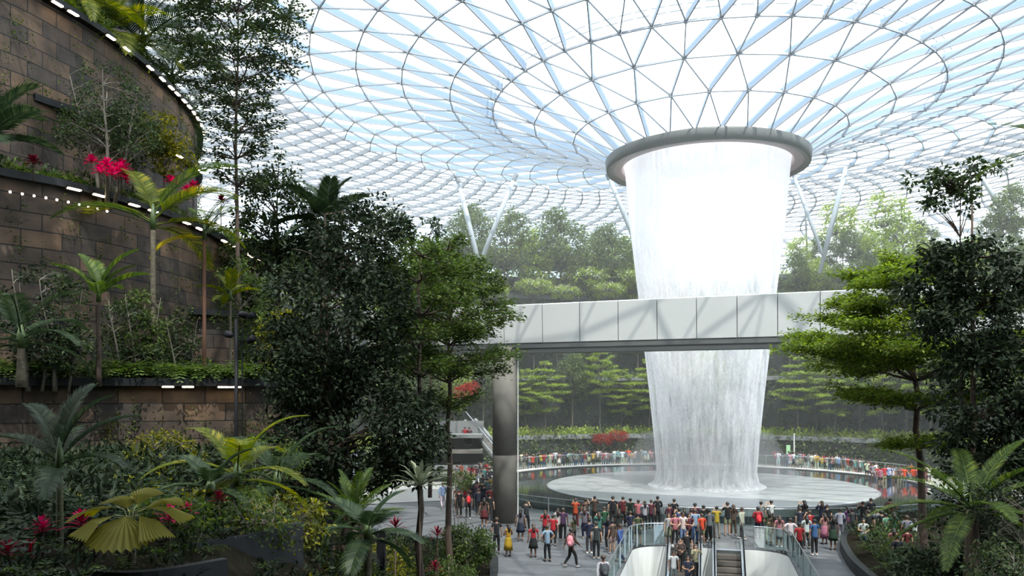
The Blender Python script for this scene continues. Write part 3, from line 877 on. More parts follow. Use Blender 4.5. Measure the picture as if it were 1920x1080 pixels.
def frond_mesh(L=2.0, droop=0.9, n=34, wl=0.5, ww=0.035, vee=0.5, start=0.14, curl=0.15, fan=0.35):
    """one feather frond along +X from the origin: rachis tube + paired leaflets; droop in radians over its length"""
    m = MB(); pts = []; ang = 0.0; p = np.array([0.0, 0, 0]); K = 14
    tang = []
    for i in range(K + 1):
        t = i / K
        a = -droop * t ** 1.4
        d = np.array([math.cos(a), 0, math.sin(a)])
        pts.append(p.copy()); tang.append(d); p = p + d * L / K
    m.tube([tuple(q) for q in pts], [0.022 * (1 - 0.85 * i / K) * (L / 2) for i in range(K + 1)], 5)
    pn = np.array(pts); tn = np.array(tang)
    for i in range(n):
        t = start + (1 - start) * (i + 0.5) / n
        k = min(K - 1, int(t * K)); f = t * K - k
        q = pn[k] * (1 - f) + pn[k + 1] * f; d = unit(tn[k] * (1 - f) + tn[k + 1] * f)
        up = np.array([-d[2], 0, d[0]])
        ll = wl * math.sin(PI * min(1, 0.12 + 0.85 * t)) ** 0.6 * random.uniform(.85, 1.1)
        for s in (-1, 1):
            out = unit(d * (fan + 0.9 * t) + np.array([0, s * 1.0, 0]) + up * vee)
            w = d * ww * 0.5
            a = q; c = q + out * ll * 0.55; e = q + out * ll + np.array([0, 0, -curl * ll]) + np.array([0, s * 0.0, 0])
            A = np.array([[a - w * .5, a + w * .5, c + w, c - w], [c - w, c + w, e + w * .1, e - w * .1]])
            vs = np.array([a - w * .5, a + w * .5, c + w, c - w, e + w * .1, e - w * .1])
            m.add(vs, [(0, 1, 2, 3), (3, 2, 4, 5)])
    return m

FRONDS = {}
def get_frond(key, **kw):
    if key not in FRONDS:
        o = frond_mesh(**kw).build('frond', None)
        FRONDS[key] = o.data
        D.objects.remove(o)
    return FRONDS[key]

def palm(name, loc, H, key, nf, mleaf, mbark, tr=0.1, elev=(0.2, 1.2), scale=1.0, rz=0.0, bulge=1.15, lean=(0, 0), special=None, crownshaft=True, az=None, **kw):
    root = empty(name, loc, rz)
    b = MB()
    top = Vector((lean[0], lean[1], H))
    pts = [Vector((lean[0] * t * t, lean[1] * t * t, H * t - (0.2 if t == 0 else 0))) for t in np.linspace(0, 1, 8)]
    b.tube(pts, [tr * (bulge if i < 2 else 1.0) * (1 - 0.25 * i / 7) for i in range(8)], 10)
    b.build('trunk', mbark, root, smooth=True)
    if crownshaft:
        c = MB(); c.tube([top - Vector((0, 0, .1)), top + Vector((0, 0, .25 * scale)), top + Vector((0, 0, .55 * scale))], [tr * .95, tr * 1.0, tr * .3], 8)
        c.build('crownshaft', mleaf if False else mat('green_shaft', (0.05, 0.08, 0.02), 0.5), root, smooth=True)
    me = get_frond(key, **kw)
    for i in range(nf):
        o = D.objects.new('frond', me); COL.objects.link(o)
        o.parent = root
        if not me.materials: me.materials.append(None)
        o.material_slots[0].link = 'OBJECT'
        o.material_slots[0].material = mleaf
        t = i / max(1, nf - 1)
        a = (i * 2.399 + 0.3) if az is None else az[i % len(az)]
        e = lerp(elev[1], elev[0], t) + random.uniform(-.08, .08)
        o.location = top + Vector((0, 0, (0.3 if crownshaft else 0.02) * scale * (1 - t)))
        o.rotation_euler = Matrix.Rotation(a, 4, 'Z').to_3x3().to_4x4().to_euler()
        o.rotation_euler = (Matrix.Rotation(a, 4, 'Z') @ Matrix.Rotation(-e, 4, 'Y')).to_euler()
        s = scale * random.uniform(.88, 1.08)
        o.scale = (s, s, s)
        if special and i in special: o.material_slots[0].material = special[i]
    return root

def fan_leaf(m, c, dirv, L, seg=16, spread=2.6, drop=0.35, notch=0.06):
    """pleated fan blade centred at c pointing dirv"""
    d = np.array(dirv, float); d /= np.linalg.norm(d)
    side = np.cross(d, [0, 0, 1]); side /= max(1e-6, np.linalg.norm(side)); up = np.cross(side, d)
    vs = [np.array(c, float)]; K = seg * 2
    mid = []; rim_ = []
    for i in range(K + 1):
        a = -spread / 2 + spread * i / K
        z = 0.035 * (1 if i % 2 else -1)
        dirr = d * math.cos(a) + side * math.sin(a)
        LL = L * (1 - notch * (1 if i % 2 else 0)) * (0.78 + 0.22 * math.cos(a * 0.8))
        mid.append(np.array(c) + dirr * LL * 0.55 + up * (z * L * 0.7) - np.array([0, 0, drop * L * 0.12]))
        rim_.append(np.array(c) + dirr * LL + up * (z * L) - np.array([0, 0, drop * L * (0.45 + 0.25 * abs(a))]))
    vs += mid + rim_
    fs = []
    for i in range(K):
        fs.append((0, 1 + i, 2 + i)); fs.append((1 + i, 1 + K + 1 + i, 2 + K + 1 + i, 2 + i))
    m.add(vs, fs)

def cordyline(name, loc, mleaf, n=22, L=0.45, H=0.5, W_=0.07, label=None, cat='plant', group=None, up=0.6, mid=None):
    root = empty(name, loc, random.uniform(0, 6))
    b = MB(); b.tube([(0, 0, -.15), (0.02, 0, H * .5), (0, 0, H)], [.025, .02, .018], 6); b.build('stem', M_BARK, root, smooth=True)
    m = MB()
    for i in range(n):
        a = i * 2.399; t = i / n
        e = lerp(1.35, 0.05, t ** 0.8) * up / 0.6 if up < 1 else lerp(1.4, .5, t)
        e = min(e, 1.45)
        d = np.array([math.cos(a) * math.cos(e), math.sin(a) * math.cos(e), math.sin(e)])
        s = np.array([-math.sin(a), math.cos(a), 0]); o = np.array([0, 0, H - 0.12 * t])
        LL = L * lerp(.75, 1.05, t) * random.uniform(.85, 1.1)
        p = [o, o + d * LL * .35, o + d * LL * .7 + np.array([0, 0, -.05 * LL]), o + d * LL + np.array([0, 0, -.2 * LL])]
        w = [W_ * .35, W_, W_ * .9, 0.004]
        vs = []
        nrm = np.cross(d, s)
        for q, ww in zip(p, w): vs += [q - s * ww / 2 + nrm * ww * .15, q, q + s * ww / 2 + nrm * ww * .15]
        m.add(vs, [(r * 3 + c_, r * 3 + c_ + 1, r * 3 + c_ + 4, r * 3 + c_ + 3) for r in range(3) for c_ in range(2)])
    m.build('leaves', mleaf, root)
    tag(root, label, cat, group)
    return root

TERRACES = None
def leaf_mass(name, pts, per, r, leaf, mleaf, flat=0.6, aspect=0.4, droop=-0.1, label=None, cat='undergrowth', stuff=True):
    """loose low foliage round the given points"""
    pts = np.array(pts, float); n = len(pts) * per
    cc = np.repeat(pts, per, axis=0)
    off = unit(rnd(n)) * RG.uniform(0.1, 1, n)[:, None] * r; off[:, 2] = np.abs(off[:, 2]) * flat
    Dv = unit(off) + rnd(n, .4) + np.array([0, 0, droop]); N = rnd(n, .5) + np.array([0, 0, 1.0])
    Ls = leaf * RG.uniform(.6, 1.4, n)
    f = MB(); f.quads(leaves(cc + off, Dv, N, Ls, Ls * aspect))
    o = f.build(name, mleaf)
    tag(o, label, cat, kind='stuff' if stuff else None)
    return o

def fern_mass(name, pts, mleaf, L=0.6, nf=9, label=None):
    """many small arching fern fronds, uncountable ground cover"""
    m = MB(); A = []
    for p in pts:
        for k in range(nf):
            a = random.uniform(0, 6.28); e = random.uniform(.3, 1.1); LL = L * random.uniform(.6, 1.2)
            q = np.array(p, float); K = 7
            n = 2 * K
            d0 = np.array([math.cos(a), math.sin(a), 0]); s = np.array([-math.sin(a), math.cos(a), 0])
            for i in range(K):
                t = i / K; ang = e - 1.6 * t
                d = d0 * math.cos(ang) + np.array([0, 0, math.sin(ang)])
                q2 = q + d * LL / K
                w = 0.20 * LL * math.sin(PI * (0.15 + .8 * t))
                for sg in (-1, 1):
                    o = d * .5 + s * sg; o /= np.linalg.norm(o)
                    up = np.cross(d, s) * sg
                    A.append([q, q + o * w * .5 + d * .03 * LL, q + o * w, q + o * w * .5 - d * .03 * LL])
                q = q2
    m.quads(np.array(A))
    o = m.build(name, mleaf); tag(o, label, 'ferns', kind='stuff')
    return o

def put(proto, loc, rz, s, label, group=None, first=[set()]):
    """the first use moves the prototype itself, later ones copy it"""
    if proto.name not in first[0]:
        first[0].add(proto.name); o = proto
    else: o = copy_tree(proto)
    o.location = loc; o.rotation_euler = (0, 0, rz); o.scale = (s, s, s)
    o['label'] = label
    if group: o['group'] = group
    return o
# ================================================================== NEAR TREES AND SHRUBS
# big dark dense tree left of centre
p = at(625, 1090, 24.5); p.z = 1.6
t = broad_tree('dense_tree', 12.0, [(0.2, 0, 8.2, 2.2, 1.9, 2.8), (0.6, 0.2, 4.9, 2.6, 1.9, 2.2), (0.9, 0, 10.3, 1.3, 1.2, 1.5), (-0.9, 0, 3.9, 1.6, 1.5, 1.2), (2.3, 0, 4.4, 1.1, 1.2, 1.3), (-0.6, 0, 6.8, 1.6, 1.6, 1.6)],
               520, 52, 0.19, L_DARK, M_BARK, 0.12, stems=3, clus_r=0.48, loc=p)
tag(t, 'tall dense dark tree with several stems in front of the stone wall', 'tree')
# airy layered tree beside it, twin stems
p = at(842, 985, 29.5); p.z = 0.5
t = layered_tree('layered_tree', 12.5, [(6.6, 1.2), (7.6, 1.9), (8.3, 2.3), (9.0, 2.4), (9.7, 2.3), (10.4, 2.0), (11.1, 1.7), (11.7, 1.2), (12.2, .7)], L_MID, M_BARK, 0.15, 80, 0.13, loc=p, rise=0.34, nb=7, thick=0.12)
tag(t, 'slim reddish-stemmed tree with fine tiered leaves before the bridge pillar', 'tree')
p = at(787, 1085, 26.0); p.z = 1.0
t = layered_tree('layered_tree', 11.2, [(7.2, 1.2), (8.2, 1.6), (9.2, 1.7), (10.2, 1.3), (11.0, .8)], L_MID, M_BARK, 0.14, 100, 0.12, loc=p, rise=0.45, nb=6, thick=0.14)
tag(t, 'thin brown-trunked tree between the dense dark tree and the red-stemmed one', 'tree')
# right: dark glossy tree
p = at(1822, 1080, 22.0); p.z = 0.9
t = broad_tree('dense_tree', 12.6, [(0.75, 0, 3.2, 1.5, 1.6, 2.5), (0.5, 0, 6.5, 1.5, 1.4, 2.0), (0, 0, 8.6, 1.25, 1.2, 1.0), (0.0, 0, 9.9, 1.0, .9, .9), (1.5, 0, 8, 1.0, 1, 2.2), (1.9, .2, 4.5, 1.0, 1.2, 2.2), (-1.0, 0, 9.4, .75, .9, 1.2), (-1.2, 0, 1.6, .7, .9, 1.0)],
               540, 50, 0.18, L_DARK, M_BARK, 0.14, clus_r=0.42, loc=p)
tag(t, 'tall dark glossy-leaved tree beside the layered tree, closing the plaza edge', 'tree')
# its bare leader with tufted top
p2 = at(1815, 330, 22.0)
t2 = broad_tree('tufted_sapling', 10.7, [(-1.05, 0, 10.2, .45, .4, .22), (0.0, 0, 10.2, .38, .4, .3), (.75, 0, 10.65, .5, .4, .22), (-.35, 0, 10.45, .4, .3, .2), (.1, 0, 9.7, .3, .3, .35), (-.75, 0, 9.7, .35, .3, .2)],
                46, 26, 0.17, L_DARK2, M_BARK, 0.07, clus_r=0.24, loc=(p2.x, 22.4, 0.9 + 2.2))
tag(t2, 'slender bare-stemmed sapling with tufted top rising out of the dark tree', 'tree')
# right: layered tree
p = at(1738, 1090, 29.0); p.z = 0.8
t = layered_tree('layered_tree', 11.8, [(4.9, 1.5), (6.3, 2.8), (7.4, 3.9), (8.3, 3.7), (9.1, 3.5), (9.9, 3.0), (10.7, 2.1), (11.3, 1.2)], L_FINE, M_BARK, 0.15, 120, 0.17, lean=(-0.06, 0), loc=p, rise=0.2, nb=9, thick=0.10)
tag(t, 'spreading layered tree with fresh green tiers in front of the bridge end', 'tree')
# tall airy tree rising above the wall, left
p = at(445, 640, 35.0); p.z = 7.95
t = layered_tree('airy_tree', 17.6, [(8.6, 1.2), (9.8, 1.5), (11.0, 1.9), (12.2, 2.2), (13.2, 2.5), (14.2, 2.6), (15.2, 2.4), (16.2, 2.0), (17.0, 1.4)], L_DARK2, M_BARK, 0.17, 44, 0.12, loc=p, rise=0.5, nb=8, thick=0.14)
tag(t, 'very tall airy tree with rising branches seen against the glass roof', 'tree')
# dark trees between the wall and the far palm
p = at(520, 600, 40.0); p.z = 6.0
t = broad_tree('dense_tree', 12.6, [(0, 0, 10.0, 2.1, 1.8, 2.4), (-.9, 0, 7.5, 2.0, 1.8, 2.0), (.3, 0, 12.3, .8, .8, 1.0), (1.4, 0, 8.5, 1.4, 1.2, 1.6)], 260, 44, 0.23, L_DARK2, M_BARK, .14, clus_r=.5, loc=p)
tag(t, 'bushy deep green tree behind the lamp pole, below the airy tree', 'tree')
p = at(600, 600, 41.5); p.z = 6.0
t = broad_tree('red_leaf_tree', 9.3, [(0, 0, 8.4, 1.3, 1.2, .8), (-.5, 0, 7.2, 1.4, 1.2, .9)], 70, 40, 0.2, L_RUST, M_BARK, .1, clus_r=.45, loc=p)
tag(t, 'tree with rust red leaves half hidden behind the dense dark tree', 'tree')
p = at(722, 470, 44.0); z0 = 4.0
t = broad_tree('dense_tree', 13.4, [(0, 0, 11.8, 1.6, 1.4, 1.7), (-1.2, 0, 10.3, 1.5, 1.3, 1.3), (.9, 0, 10, 1.2, 1.3, 1.5), (0, 0, 8, 1.9, 1.6, 1.6)], 220, 42, .22, L_DARK2, M_BARK, .14, clus_r=.45, loc=(p.x, 44, z0))
tag(t, 'round-topped dark green tree just beyond the dense dark tree', 'tree')
p = at(806, 480, 50.0)
t = broad_tree('dense_tree', 17.0, [(0, 0, 15.6, .8, .8, 1.2), (.2, 0, 13.8, 1.2, 1.2, 1.4), (0, 0, 11.5, 1.6, 1.5, 2)], 150, 42, .24, L_DARK2, M_BARK, .13, clus_r=.42, loc=(p.x, 50, 1.5))
tag(t, 'narrow pointed dark tree between the round-topped tree and the V columns', 'tree')
p = at(560, 560, 36.0)
t = broad_tree('dense_tree', 9.5, [(0, 0, 7.5, 1.6, 1.4, 2.0), (-.8, 0, 5.2, 1.8, 1.4, 1.8)], 150, 46, .2, L_DARK2, M_BARK, .12, clus_r=.48, loc=(p.x, 36, 4.0))
tag(t, 'dark shrub-like tree rising right behind the dense tree near the wall end', 'tree')

# ------------------------------------------------------------------ palms
FK = dict(L=2.0, droop=1.0, n=36, wl=.55, ww=.05, vee=.35)
p = at(612, 560, 38.0); zt = at(612, 425, 38).z
t = palm('palm', (p.x, 38, 5.0), zt - 5.0, 'wide', 15, L_PALMD, M_PALMBARK, .14, (-.3, 1.35), 1.45, **dict(L=1.6, droop=.75, n=34, wl=.62, ww=.075, vee=.3))
tag(t, 'dark palm with stiff upright fronds standing clear against the roof', 'palm')
# large yellow green palm on the middle wall
p = at(287, 650, 29.2); zt = at(287, 425, 29.2).z
t = palm('palm', (p.x, 29.2, 7.95), zt - 7.95, 'arch', 9, L_PALMY, M_PALMBARK, .11, (.15, 1.15), 1.5, az=[2.5, .15, 1.9, .7, -.1, 2.9, 3.5, .45, 1.2],
         special={1: L_PALM, 3: L_PALM, 6: L_PALM}, **dict(L=2.3, droop=1.25, n=44, wl=.5, ww=.045, vee=.25))
tag(t, 'large palm with long yellow-green arching fronds in front of the wall lamps', 'palm')
p = at(383, 655, 30.5); zt = at(383, 445, 30.5).z
t = palm('palm', (p.x, 30.5, 7.95), zt - 7.95, 'arch', 6, L_PALM, mat('red_brown_bark', (.10, .045, .025), .9), .075, (.1, 1.2), 1.0, special={5: L_GOLD}, az=[.8, 2.2, -.5, 1.4, .2, 3.35], **FK)
tag(t, 'slim red-brown palm with one golden hanging frond', 'palm')
# small feathery palm / tree fern on the lower ledge
p = at(185, 665, 25.8); zt = at(185, 560, 25.8).z
t = palm('tree_fern', (p.x, 25.8, 7.95), zt - 7.95, 'vase', 8, L_PALM, M_BARK, .08, (.55, 1.25), 1.0, az=[2.7, .45, 2.2, .8, 3.1, .1, 1.6, -1.2], **dict(L=1.7, droop=.8, n=40, wl=.42, ww=.05, vee=.5))
tag(t, 'small vase-shaped palm with a thin brown trunk before the stone wall', 'palm')
p = at(432, 640, 32.0); zt = at(432, 560, 32).z
t = palm('palm', (p.x, 32, 7.95), zt - 7.95, 'vase', 8, L_PALMY, M_PALMBARK, .06, (.1, 1.2), .8)
tag(t, 'thin young palm with light fronds just behind the lamp pole', 'palm')
# far left palm
p = at(35, 300, 24.0); zt = at(35, 250, 24.0).z
t = palm('palm', (-16.5, 25.8, 14.9), .5, 'broad', 11, L_PALMD, M_PALMBARK, .12, (.1, 1.2), 1.25, **dict(L=1.7, droop=.9, n=26, wl=.6, ww=.09, vee=.3))
tag(t, 'low dark palm on the upper ledge, cut by the picture edge', 'palm')
p = at(15, 620, 22.5)
t = palm('palm', (p.x + .3, 22.6, 7.9), 1.0, 'arch', 10, L_PALMD, M_PALMBARK, .12, (-.1, 1.1), 1.0)
tag(t, 'drooping dark palm at the near end of the lower ledge', 'palm')
# top palms over the upper coping
for k, (px, Y, s, ml, lab) in enumerate([(225, 36.5, 1.5, L_PALMY, 'lime-lit palm hanging over the top coping nearest the wall corner'),
                             (292, 38.5, 2.0, L_PALMD, 'broad dark palm on the top ledge next to the lime-lit one'),
                             (345, 42.0, 1.9, L_PALMD, 'dark palm at the far end of the top ledge, touching the airy tree'),
                             (175, 34.0, 1.3, L_PALMY, 'small bright palm above the first ceiling-high wall lamps')]):
    q = at(px, 60, Y)
    t = palm('palm', (q.x - .6, Y, 22.5), .9 + .4 * (k % 2), 'arch', 12, ml, M_PALMBARK, .12, (-.2, 1.2), s)
    tag(t, lab, 'palm')
# lower left foreground palm
p = at(112, 1075, 13.5); zt = at(112, 880, 13.5).z
t = palm('palm', (p.x, 13.5, 4.6), zt - 4.6, 'fore', 9, L_PALMD, mat('green_palm_trunk', (.07, .07, .025), .7, noise=.25, nscale=4, stretch=(1, 1, 6)), .065, (.1, 1.35), .95, az=[1.2, .25, 2.6, .5, 1.9, 3.0, -.3, 2.2, -1.2], **dict(L=1.5, droop=.95, n=40, wl=.36, ww=.035, vee=.4))
tag(t, 'slender foreground palm with a pale green ringed trunk and dark fronds', 'palm')
# right side palms / cycads
p = at(1822, 955, 19.5)
t = palm('cycad', (p.x, 19.5, .6), p.z - .6, 'cyc', 15, L_PALM, M_BARK, .2, (-.35, 1.1), .95, crownshaft=False, **dict(L=2.7, droop=.8, n=52, wl=.42, ww=.035, vee=.35))
tag(t, 'broad cycad with long feathered fronds arching over the plaza edge', 'cycad')
p = at(1770, 1060, 24.0)
t = palm('cycad', (p.x, 24.3, .5), .9, 'cyc', 12, L_PALMD, M_BARK, .18, (-.2, 1.0), .8, crownshaft=False)
tag(t, 'lower darker cycad at the foot of the dark glossy tree', 'cycad')
q = at(1935, 285, 16)
t = palm('palm', (q.x + .5, 16, 1.0), q.z - 1.0, 'cyc', 9, L_PALM, M_PALMBARK, .12, (-.1, .8), .55)
tag(t, 'palm whose frond tips poke into view by the dark tree top', 'palm')
# mid foreground palms in the planting under the dark tree
def clump_palm(px, py, Y, z0, key, nf, ml, s, lab, elev=(-.3, 1.1), trunk=None, **kw):
    q = at(px, py, Y)
    t = palm('palm', (q.x, Y, z0), max(.3, q.z - z0), key, nf, ml, M_PALMBARK, .1, elev, s, **kw)
    tag(t, lab, 'palm'); return t
clump_palm(445, 905, 17.0, 4.6, 'arch', 11, L_PALMY, .8, 'leaning palm clump with olive fronds below the lamp pole')
clump_palm(395, 925, 16.0, 4.6, 'broad', 8, L_PALMD, .6, 'dark low palm left of the olive palm clump'.replace('left of', 'nestled against'))
clump_palm(520, 915, 19.5, 4.0, 'arch', 10, L_PALMD, .85, 'shadowy palm under the dense dark tree, nearest the lamp pole')
clump_palm(665, 975, 20.0, 2.2, 'stiff', 14, L_PALM, .8, 'spiky green palm with stiff narrow fronds under the dense tree', (.3, 1.35), **dict(L=1.5, droop=.4, n=44, wl=.3, ww=.028, vee=.5))
clump_palm(690, 1010, 18.0, 2.0, 'broad', 9, L_PALMD, .75, 'dark arching palm overlapping the spiky green palm')
clump_palm(610, 1030, 19.0, 1.8, 'arch', 9, L_PALMD, .7, 'dark palm at the foot of the dense tree stems')

# rosette plant on its stem (silvery leaves)
p = at(787, 905, 22.0)
t = cordyline('dragon_tree', (p.x, 22.0, 1.2), L_SILVER, 26, 1.05, p.z - 1.2, .13, 'silvery rosette plant with strap leaves on a tall thin stem', 'plant')
# big fan-leaved palm
p = at(245, 905, 12.0)
root = empty('fan_palm', (p.x, 12.0, 4.7)); tag(root, 'low palm with huge pleated leaves edged in gold light', 'palm')
b = MB(); b.tube([(0, 0, -.2), (0.02, 0, .5), (0, 0, .95)], [.07, .06, .05], 8); b.build('trunk', M_PALMBARK, root, smooth=True)
LICU = leafmat('pleated_leaf', (.16, .15, .025), (.28, .25, .035), None, .4)  # yellow raised in the leaf colour to stand for sunlight
for i, (a, e, L, sp, dr, hz) in enumerate([(-1.45, -.55, .62, 2.3, .35, .1), (3.05, .05, .68, 1.0, .55, .2), (.1, .02, .68, 1.0, .55, .2), (2.2, .5, .6, 1.2, .5, .15), (.9, .45, .6, 1.2, .5, .15), (-2.4, -.05, .6, 1.2, .7, .1), (-.6, -.15, .58, 1.1, .7, .1), (1.57, .7, .5, 1.2, .4, .2)]):
    st = MB(); d = Vector((math.cos(a), math.sin(a), 0)); tip = d * .22 + Vector((0, 0, .95 + hz))
    st.tube([(0, 0, .85), tuple(d * .1 + Vector((0, 0, .95 + hz * .8))), tuple(tip)], [.014, .011, .009], 5)
    lf = st.build('leaf_stalk', mat('pale_stalk', (.2, .2, .06), .6), root)
    m = MB(); fan_leaf(m, tuple(tip), (d.x * math.cos(e), d.y * math.cos(e), math.sin(e)), L, 12, sp, dr)
    m.build('leaf_blade', LICU, lf)
# crimson cordylines
for k, (px, py, Y, L, ml, lab) in enumerate([
    (80, 985, 12.5, .30, L_PINK, 'crimson cordyline nearest the picture edge beside the foreground palm trunk'),
    (152, 975, 12.2, .30, L_PINK, 'bright crimson cordyline just beyond the foreground palm trunk'),
    (318, 965, 13.0, .32, L_PINK, 'crimson cordyline tucked behind the pleated fan leaves'),
    (352, 955, 14.0, .26, L_PINK, 'small pink cordyline past the pleated fan leaves'),
    (15, 1030, 11.5, .32, L_WINE, 'wine red cordyline low in the corner of the bed'),
    (55, 1035, 11.8, .30, L_WINE, 'wine red cordyline between the corner one and the palm trunk'),
    (175, 1010, 11.9, .26, L_WINE, 'dark red cordyline below the bright crimson one'),
    (410, 930, 15.5, .26, L_WINE, 'dull red cordyline near the olive palm clump'),
    (742, 985, 20.5, .42, L_WINE, 'tall wine red cordyline beneath the silvery rosette plant'),
    (820, 1000, 24.5, .45, L_WINE, 'dark red cordyline beside the red-stemmed tree foot'),
    (815, 1062, 22.0, .32, L_WINE, 'low red cordyline at the garden kerb')]):
    q = at(px, py, Y); g0 = ground_z(q.x, Y)
    cordyline('cordyline', (q.x, Y, g0), ml, 20, L, max(.25, q.z - g0), .065 if ml is L_PINK else .055, lab, 'plant', 'cordylines in the beds')
for k, (px, py, Y, s, lab) in enumerate([(200, 305, 29.6, .42, 'crimson cordyline cluster head nearest the dark shrub on the ledge'),
                                  (222, 315, 29.9, .45, 'large crimson cordyline on the ledge above the wall lamps'),
                                  (236, 330, 30.2, .38, 'crimson cordyline lowest of the ledge cluster, by the yellow palm'),
                                  (172, 296, 29.2, .30, 'small crimson cordyline behind the ledge cluster'),
                                  (62, 298, 27.8, .35, 'dull red cordyline near the low dark palm on the ledge'),
                                  (210, 322, 29.5, .5, 'crimson cordyline in the middle of the ledge cluster'),
                                  (228, 308, 30.3, .42, 'crimson cordyline head standing behind the ledge cluster middle'),
                                  (188, 316, 29.0, .36, 'low crimson cordyline at the foot of the grey-green shrub'),
                                  (362, 348, 35.0, .45, 'second crimson cordyline seen through the yellow palm fronds'),
                                  (352, 356, 34.5, .45, 'crimson cordyline on the ledge seen through the yellow palm fronds'),
                                  (320, 335, 33.0, .35, 'orange-pink cordyline behind the yellow palm crown'),
                                  (415, 372, 37.0, .4, 'dull red cordyline at the far end of the ledge')]):
    q = at(px, py, Y)
    cordyline('cordyline', (q.x, Y, 14.9), L_PINK if 'crimson' in lab or 'orange' in lab else L_WINE, 24, s * 1.1, max(.3, q.z - 14.95), .11, lab, 'plant', 'cordylines on the upper ledge')

# shrubs on the upper ledge
p = at(190, 300, 30.0)
t = broad_tree('ledge_shrub', 4.6, [(0, 0, 3.6, 1.4, 1.0, 1.2), (-.5, 0, 2.4, 1.3, 1, 1.0), (.9, 0, 2.6, 1.0, .9, 1.0)], 130, 36, .13, L_DARK2, M_BARKG, .08, stems=4, splay=.9, clus_r=.36, loc=(p.x, 30.4, 14.9))
tag(t, 'grey-green open shrub growing on the ledge above the crimson cordylines', 'shrub')
p = at(285, 240, 33.5)
t = broad_tree('ledge_shrub', 4.4, [(0, 0, 3.4, 1.0, .8, .9), (.5, 0, 2.5, .9, .8, 1.0)], 70, 36, .16, L_YEL, M_BARKG, .07, clus_r=.34, loc=(p.x, 34.5, 14.9 + 0.2))
tag(t, 'sunlit yellow-green shrub at the far end of the upper ledge', 'shrub')
p = at(255, 230, 33.0)
t = broad_tree('ledge_shrub', 3.6, [(0, 0, 2.8, 1.0, .8, 1.2)], 60, 36, .15, L_DARK2, M_BARKG, .07, clus_r=.36, loc=(p.x, 32.8, 14.9))
tag(t, 'dark leafy shrub between the grey-green and the yellow-green ones', 'shrub')
for (px, Y, s, ml, lab) in [(232, 28.6, 1.0, L_DARK2, 'dark bush at the foot of the wall beside the vase-shaped palm'), (262, 29.0, 1.1, L_MID, 'loose green bush at the wall foot between two palm trunks'),
                        (335, 31.0, .9, L_DARK2, 'dark bush at the wall foot between yellow palm and red-brown palm'), (110, 25.5, 1.1, L_DARK2, 'dark spreading bush on the lowest ledge near the drooping palm'), (60, 25.2, 1.2, L_DARK, 'blackish bush on the lowest ledge beside the picture edge palm')]:
    q = at(px, 600, Y)
    t = broad_tree('ledge_shrub', 3.0 * s, [(0, 0, 1.9 * s, .75 * s, .6 * s, 1.2 * s), (.3, 0, .9 * s, .8 * s, .6 * s, .6 * s)], 55, 34, .15, ml, M_BARKG, .05, stems=3, splay=.5, clus_r=.32, loc=(q.x, Y, 7.9)); tag(t, lab, 'shrub')
p = at(880, 1030, 33.0)
t = broad_tree('round_bush', 1.9, [(0, 0, 1.1, 1.1, .9, .8)], 90, 36, .15, L_MID, M_BARKG, .05, stems=3, clus_r=.3, loc=(p.x - .1, 32.6, .4))
tag(t, 'rounded leafy green bush at the corner of the plaza kerb', 'bush')
p = at(450, 560, 34)
t = broad_tree('ledge_shrub', 5.5, [(0, 0, 3.6, 1.1, .9, 1.6), (.6, 0, 2.0, .8, .8, 1.2)], 80, 40, .15, L_MID, M_BARKG, .06, clus_r=.36, loc=(p.x, 34, 7.95))
tag(t, 'light green leafy shrub behind the lamp pole head', 'shrub')
p = at(530, 640, 31)
t = broad_tree('ledge_shrub', 2.6, [(0, 0, 1.7, .8, .7, 1.1)], 50, 36, .15, L_YEL, M_BARKG, .05, clus_r=.34, loc=(p.x, 31, 7.9))
tag(t, 'pale yellow-green shrub at the end of the lower ledge', 'shrub')
# low shrubs in the sunken middle bed, brownish yellow
for k, (px, py, Y, s, ml, lab) in enumerate([
    (470, 1050, 15.5, 1.0, L_MID, 'olive shrub with lit leaf edges low beside the short planter wall'),
    (545, 1065, 17.0, 1.0, L_YEL, 'yellowish shrub beneath the curving planter wall'),
    (580, 975, 20.0, 1.1, L_MID, 'olive shrub between the dense tree stems'),
    (660, 1070, 19.0, .9, L_MID, 'leafy shrub in front of the spiky palm'),
    (720, 1050, 22.5, .9, L_YEL, 'bright low shrub near the dark marker post'),
    (310, 850, 22.5, 1.2, L_YEL, 'pale flecked shrub against the warm stone wall'),
    (500, 860, 21.5, 1.1, L_MID, 'golden-green shrub right of the lamp box'.replace('right of', 'just past')),
    (330, 1010, 13.5, .6, L_FERN, 'small feathery green bush behind the black planter wall'),
    (850, 1075, 27.0, .9, L_MID, 'low leafy bush at the garden kerb beside the rounded bush'),
    (860, 900, 40.0, .9, L_MID, 'small bush by the far corner of the garden kerb'),
    (1745, 1065, 24.0, .8, L_MID, 'bright low shrub at the kerb under the cycad'),
    (1900, 950, 19.0, 1.3, L_DARK, 'dark shrub filling the corner under the glossy tree'),
    (1880, 1060, 18.0, 1.0, L_DARK2, 'deep green shrub low in the right-hand bed'.replace('right-hand bed', 'bed under the glossy tree'))]):
    q = at(px, py, Y); g0 = ground_z(q.x, Y) if q.x < 2 else .7
    hh = max(.8, q.z - g0 + .5 * s)
    t = broad_tree('low_shrub', hh, [(0, 0, hh - .55 * s, .8 * s, .7 * s, .55 * s)], int(34 * s + 14), 30, .11, ml, M_BARKG, .03, stems=3, clus_r=.26, loc=(q.x, Y, g0))
    tag(t, lab, 'shrub', 'low shrubs in the beds')

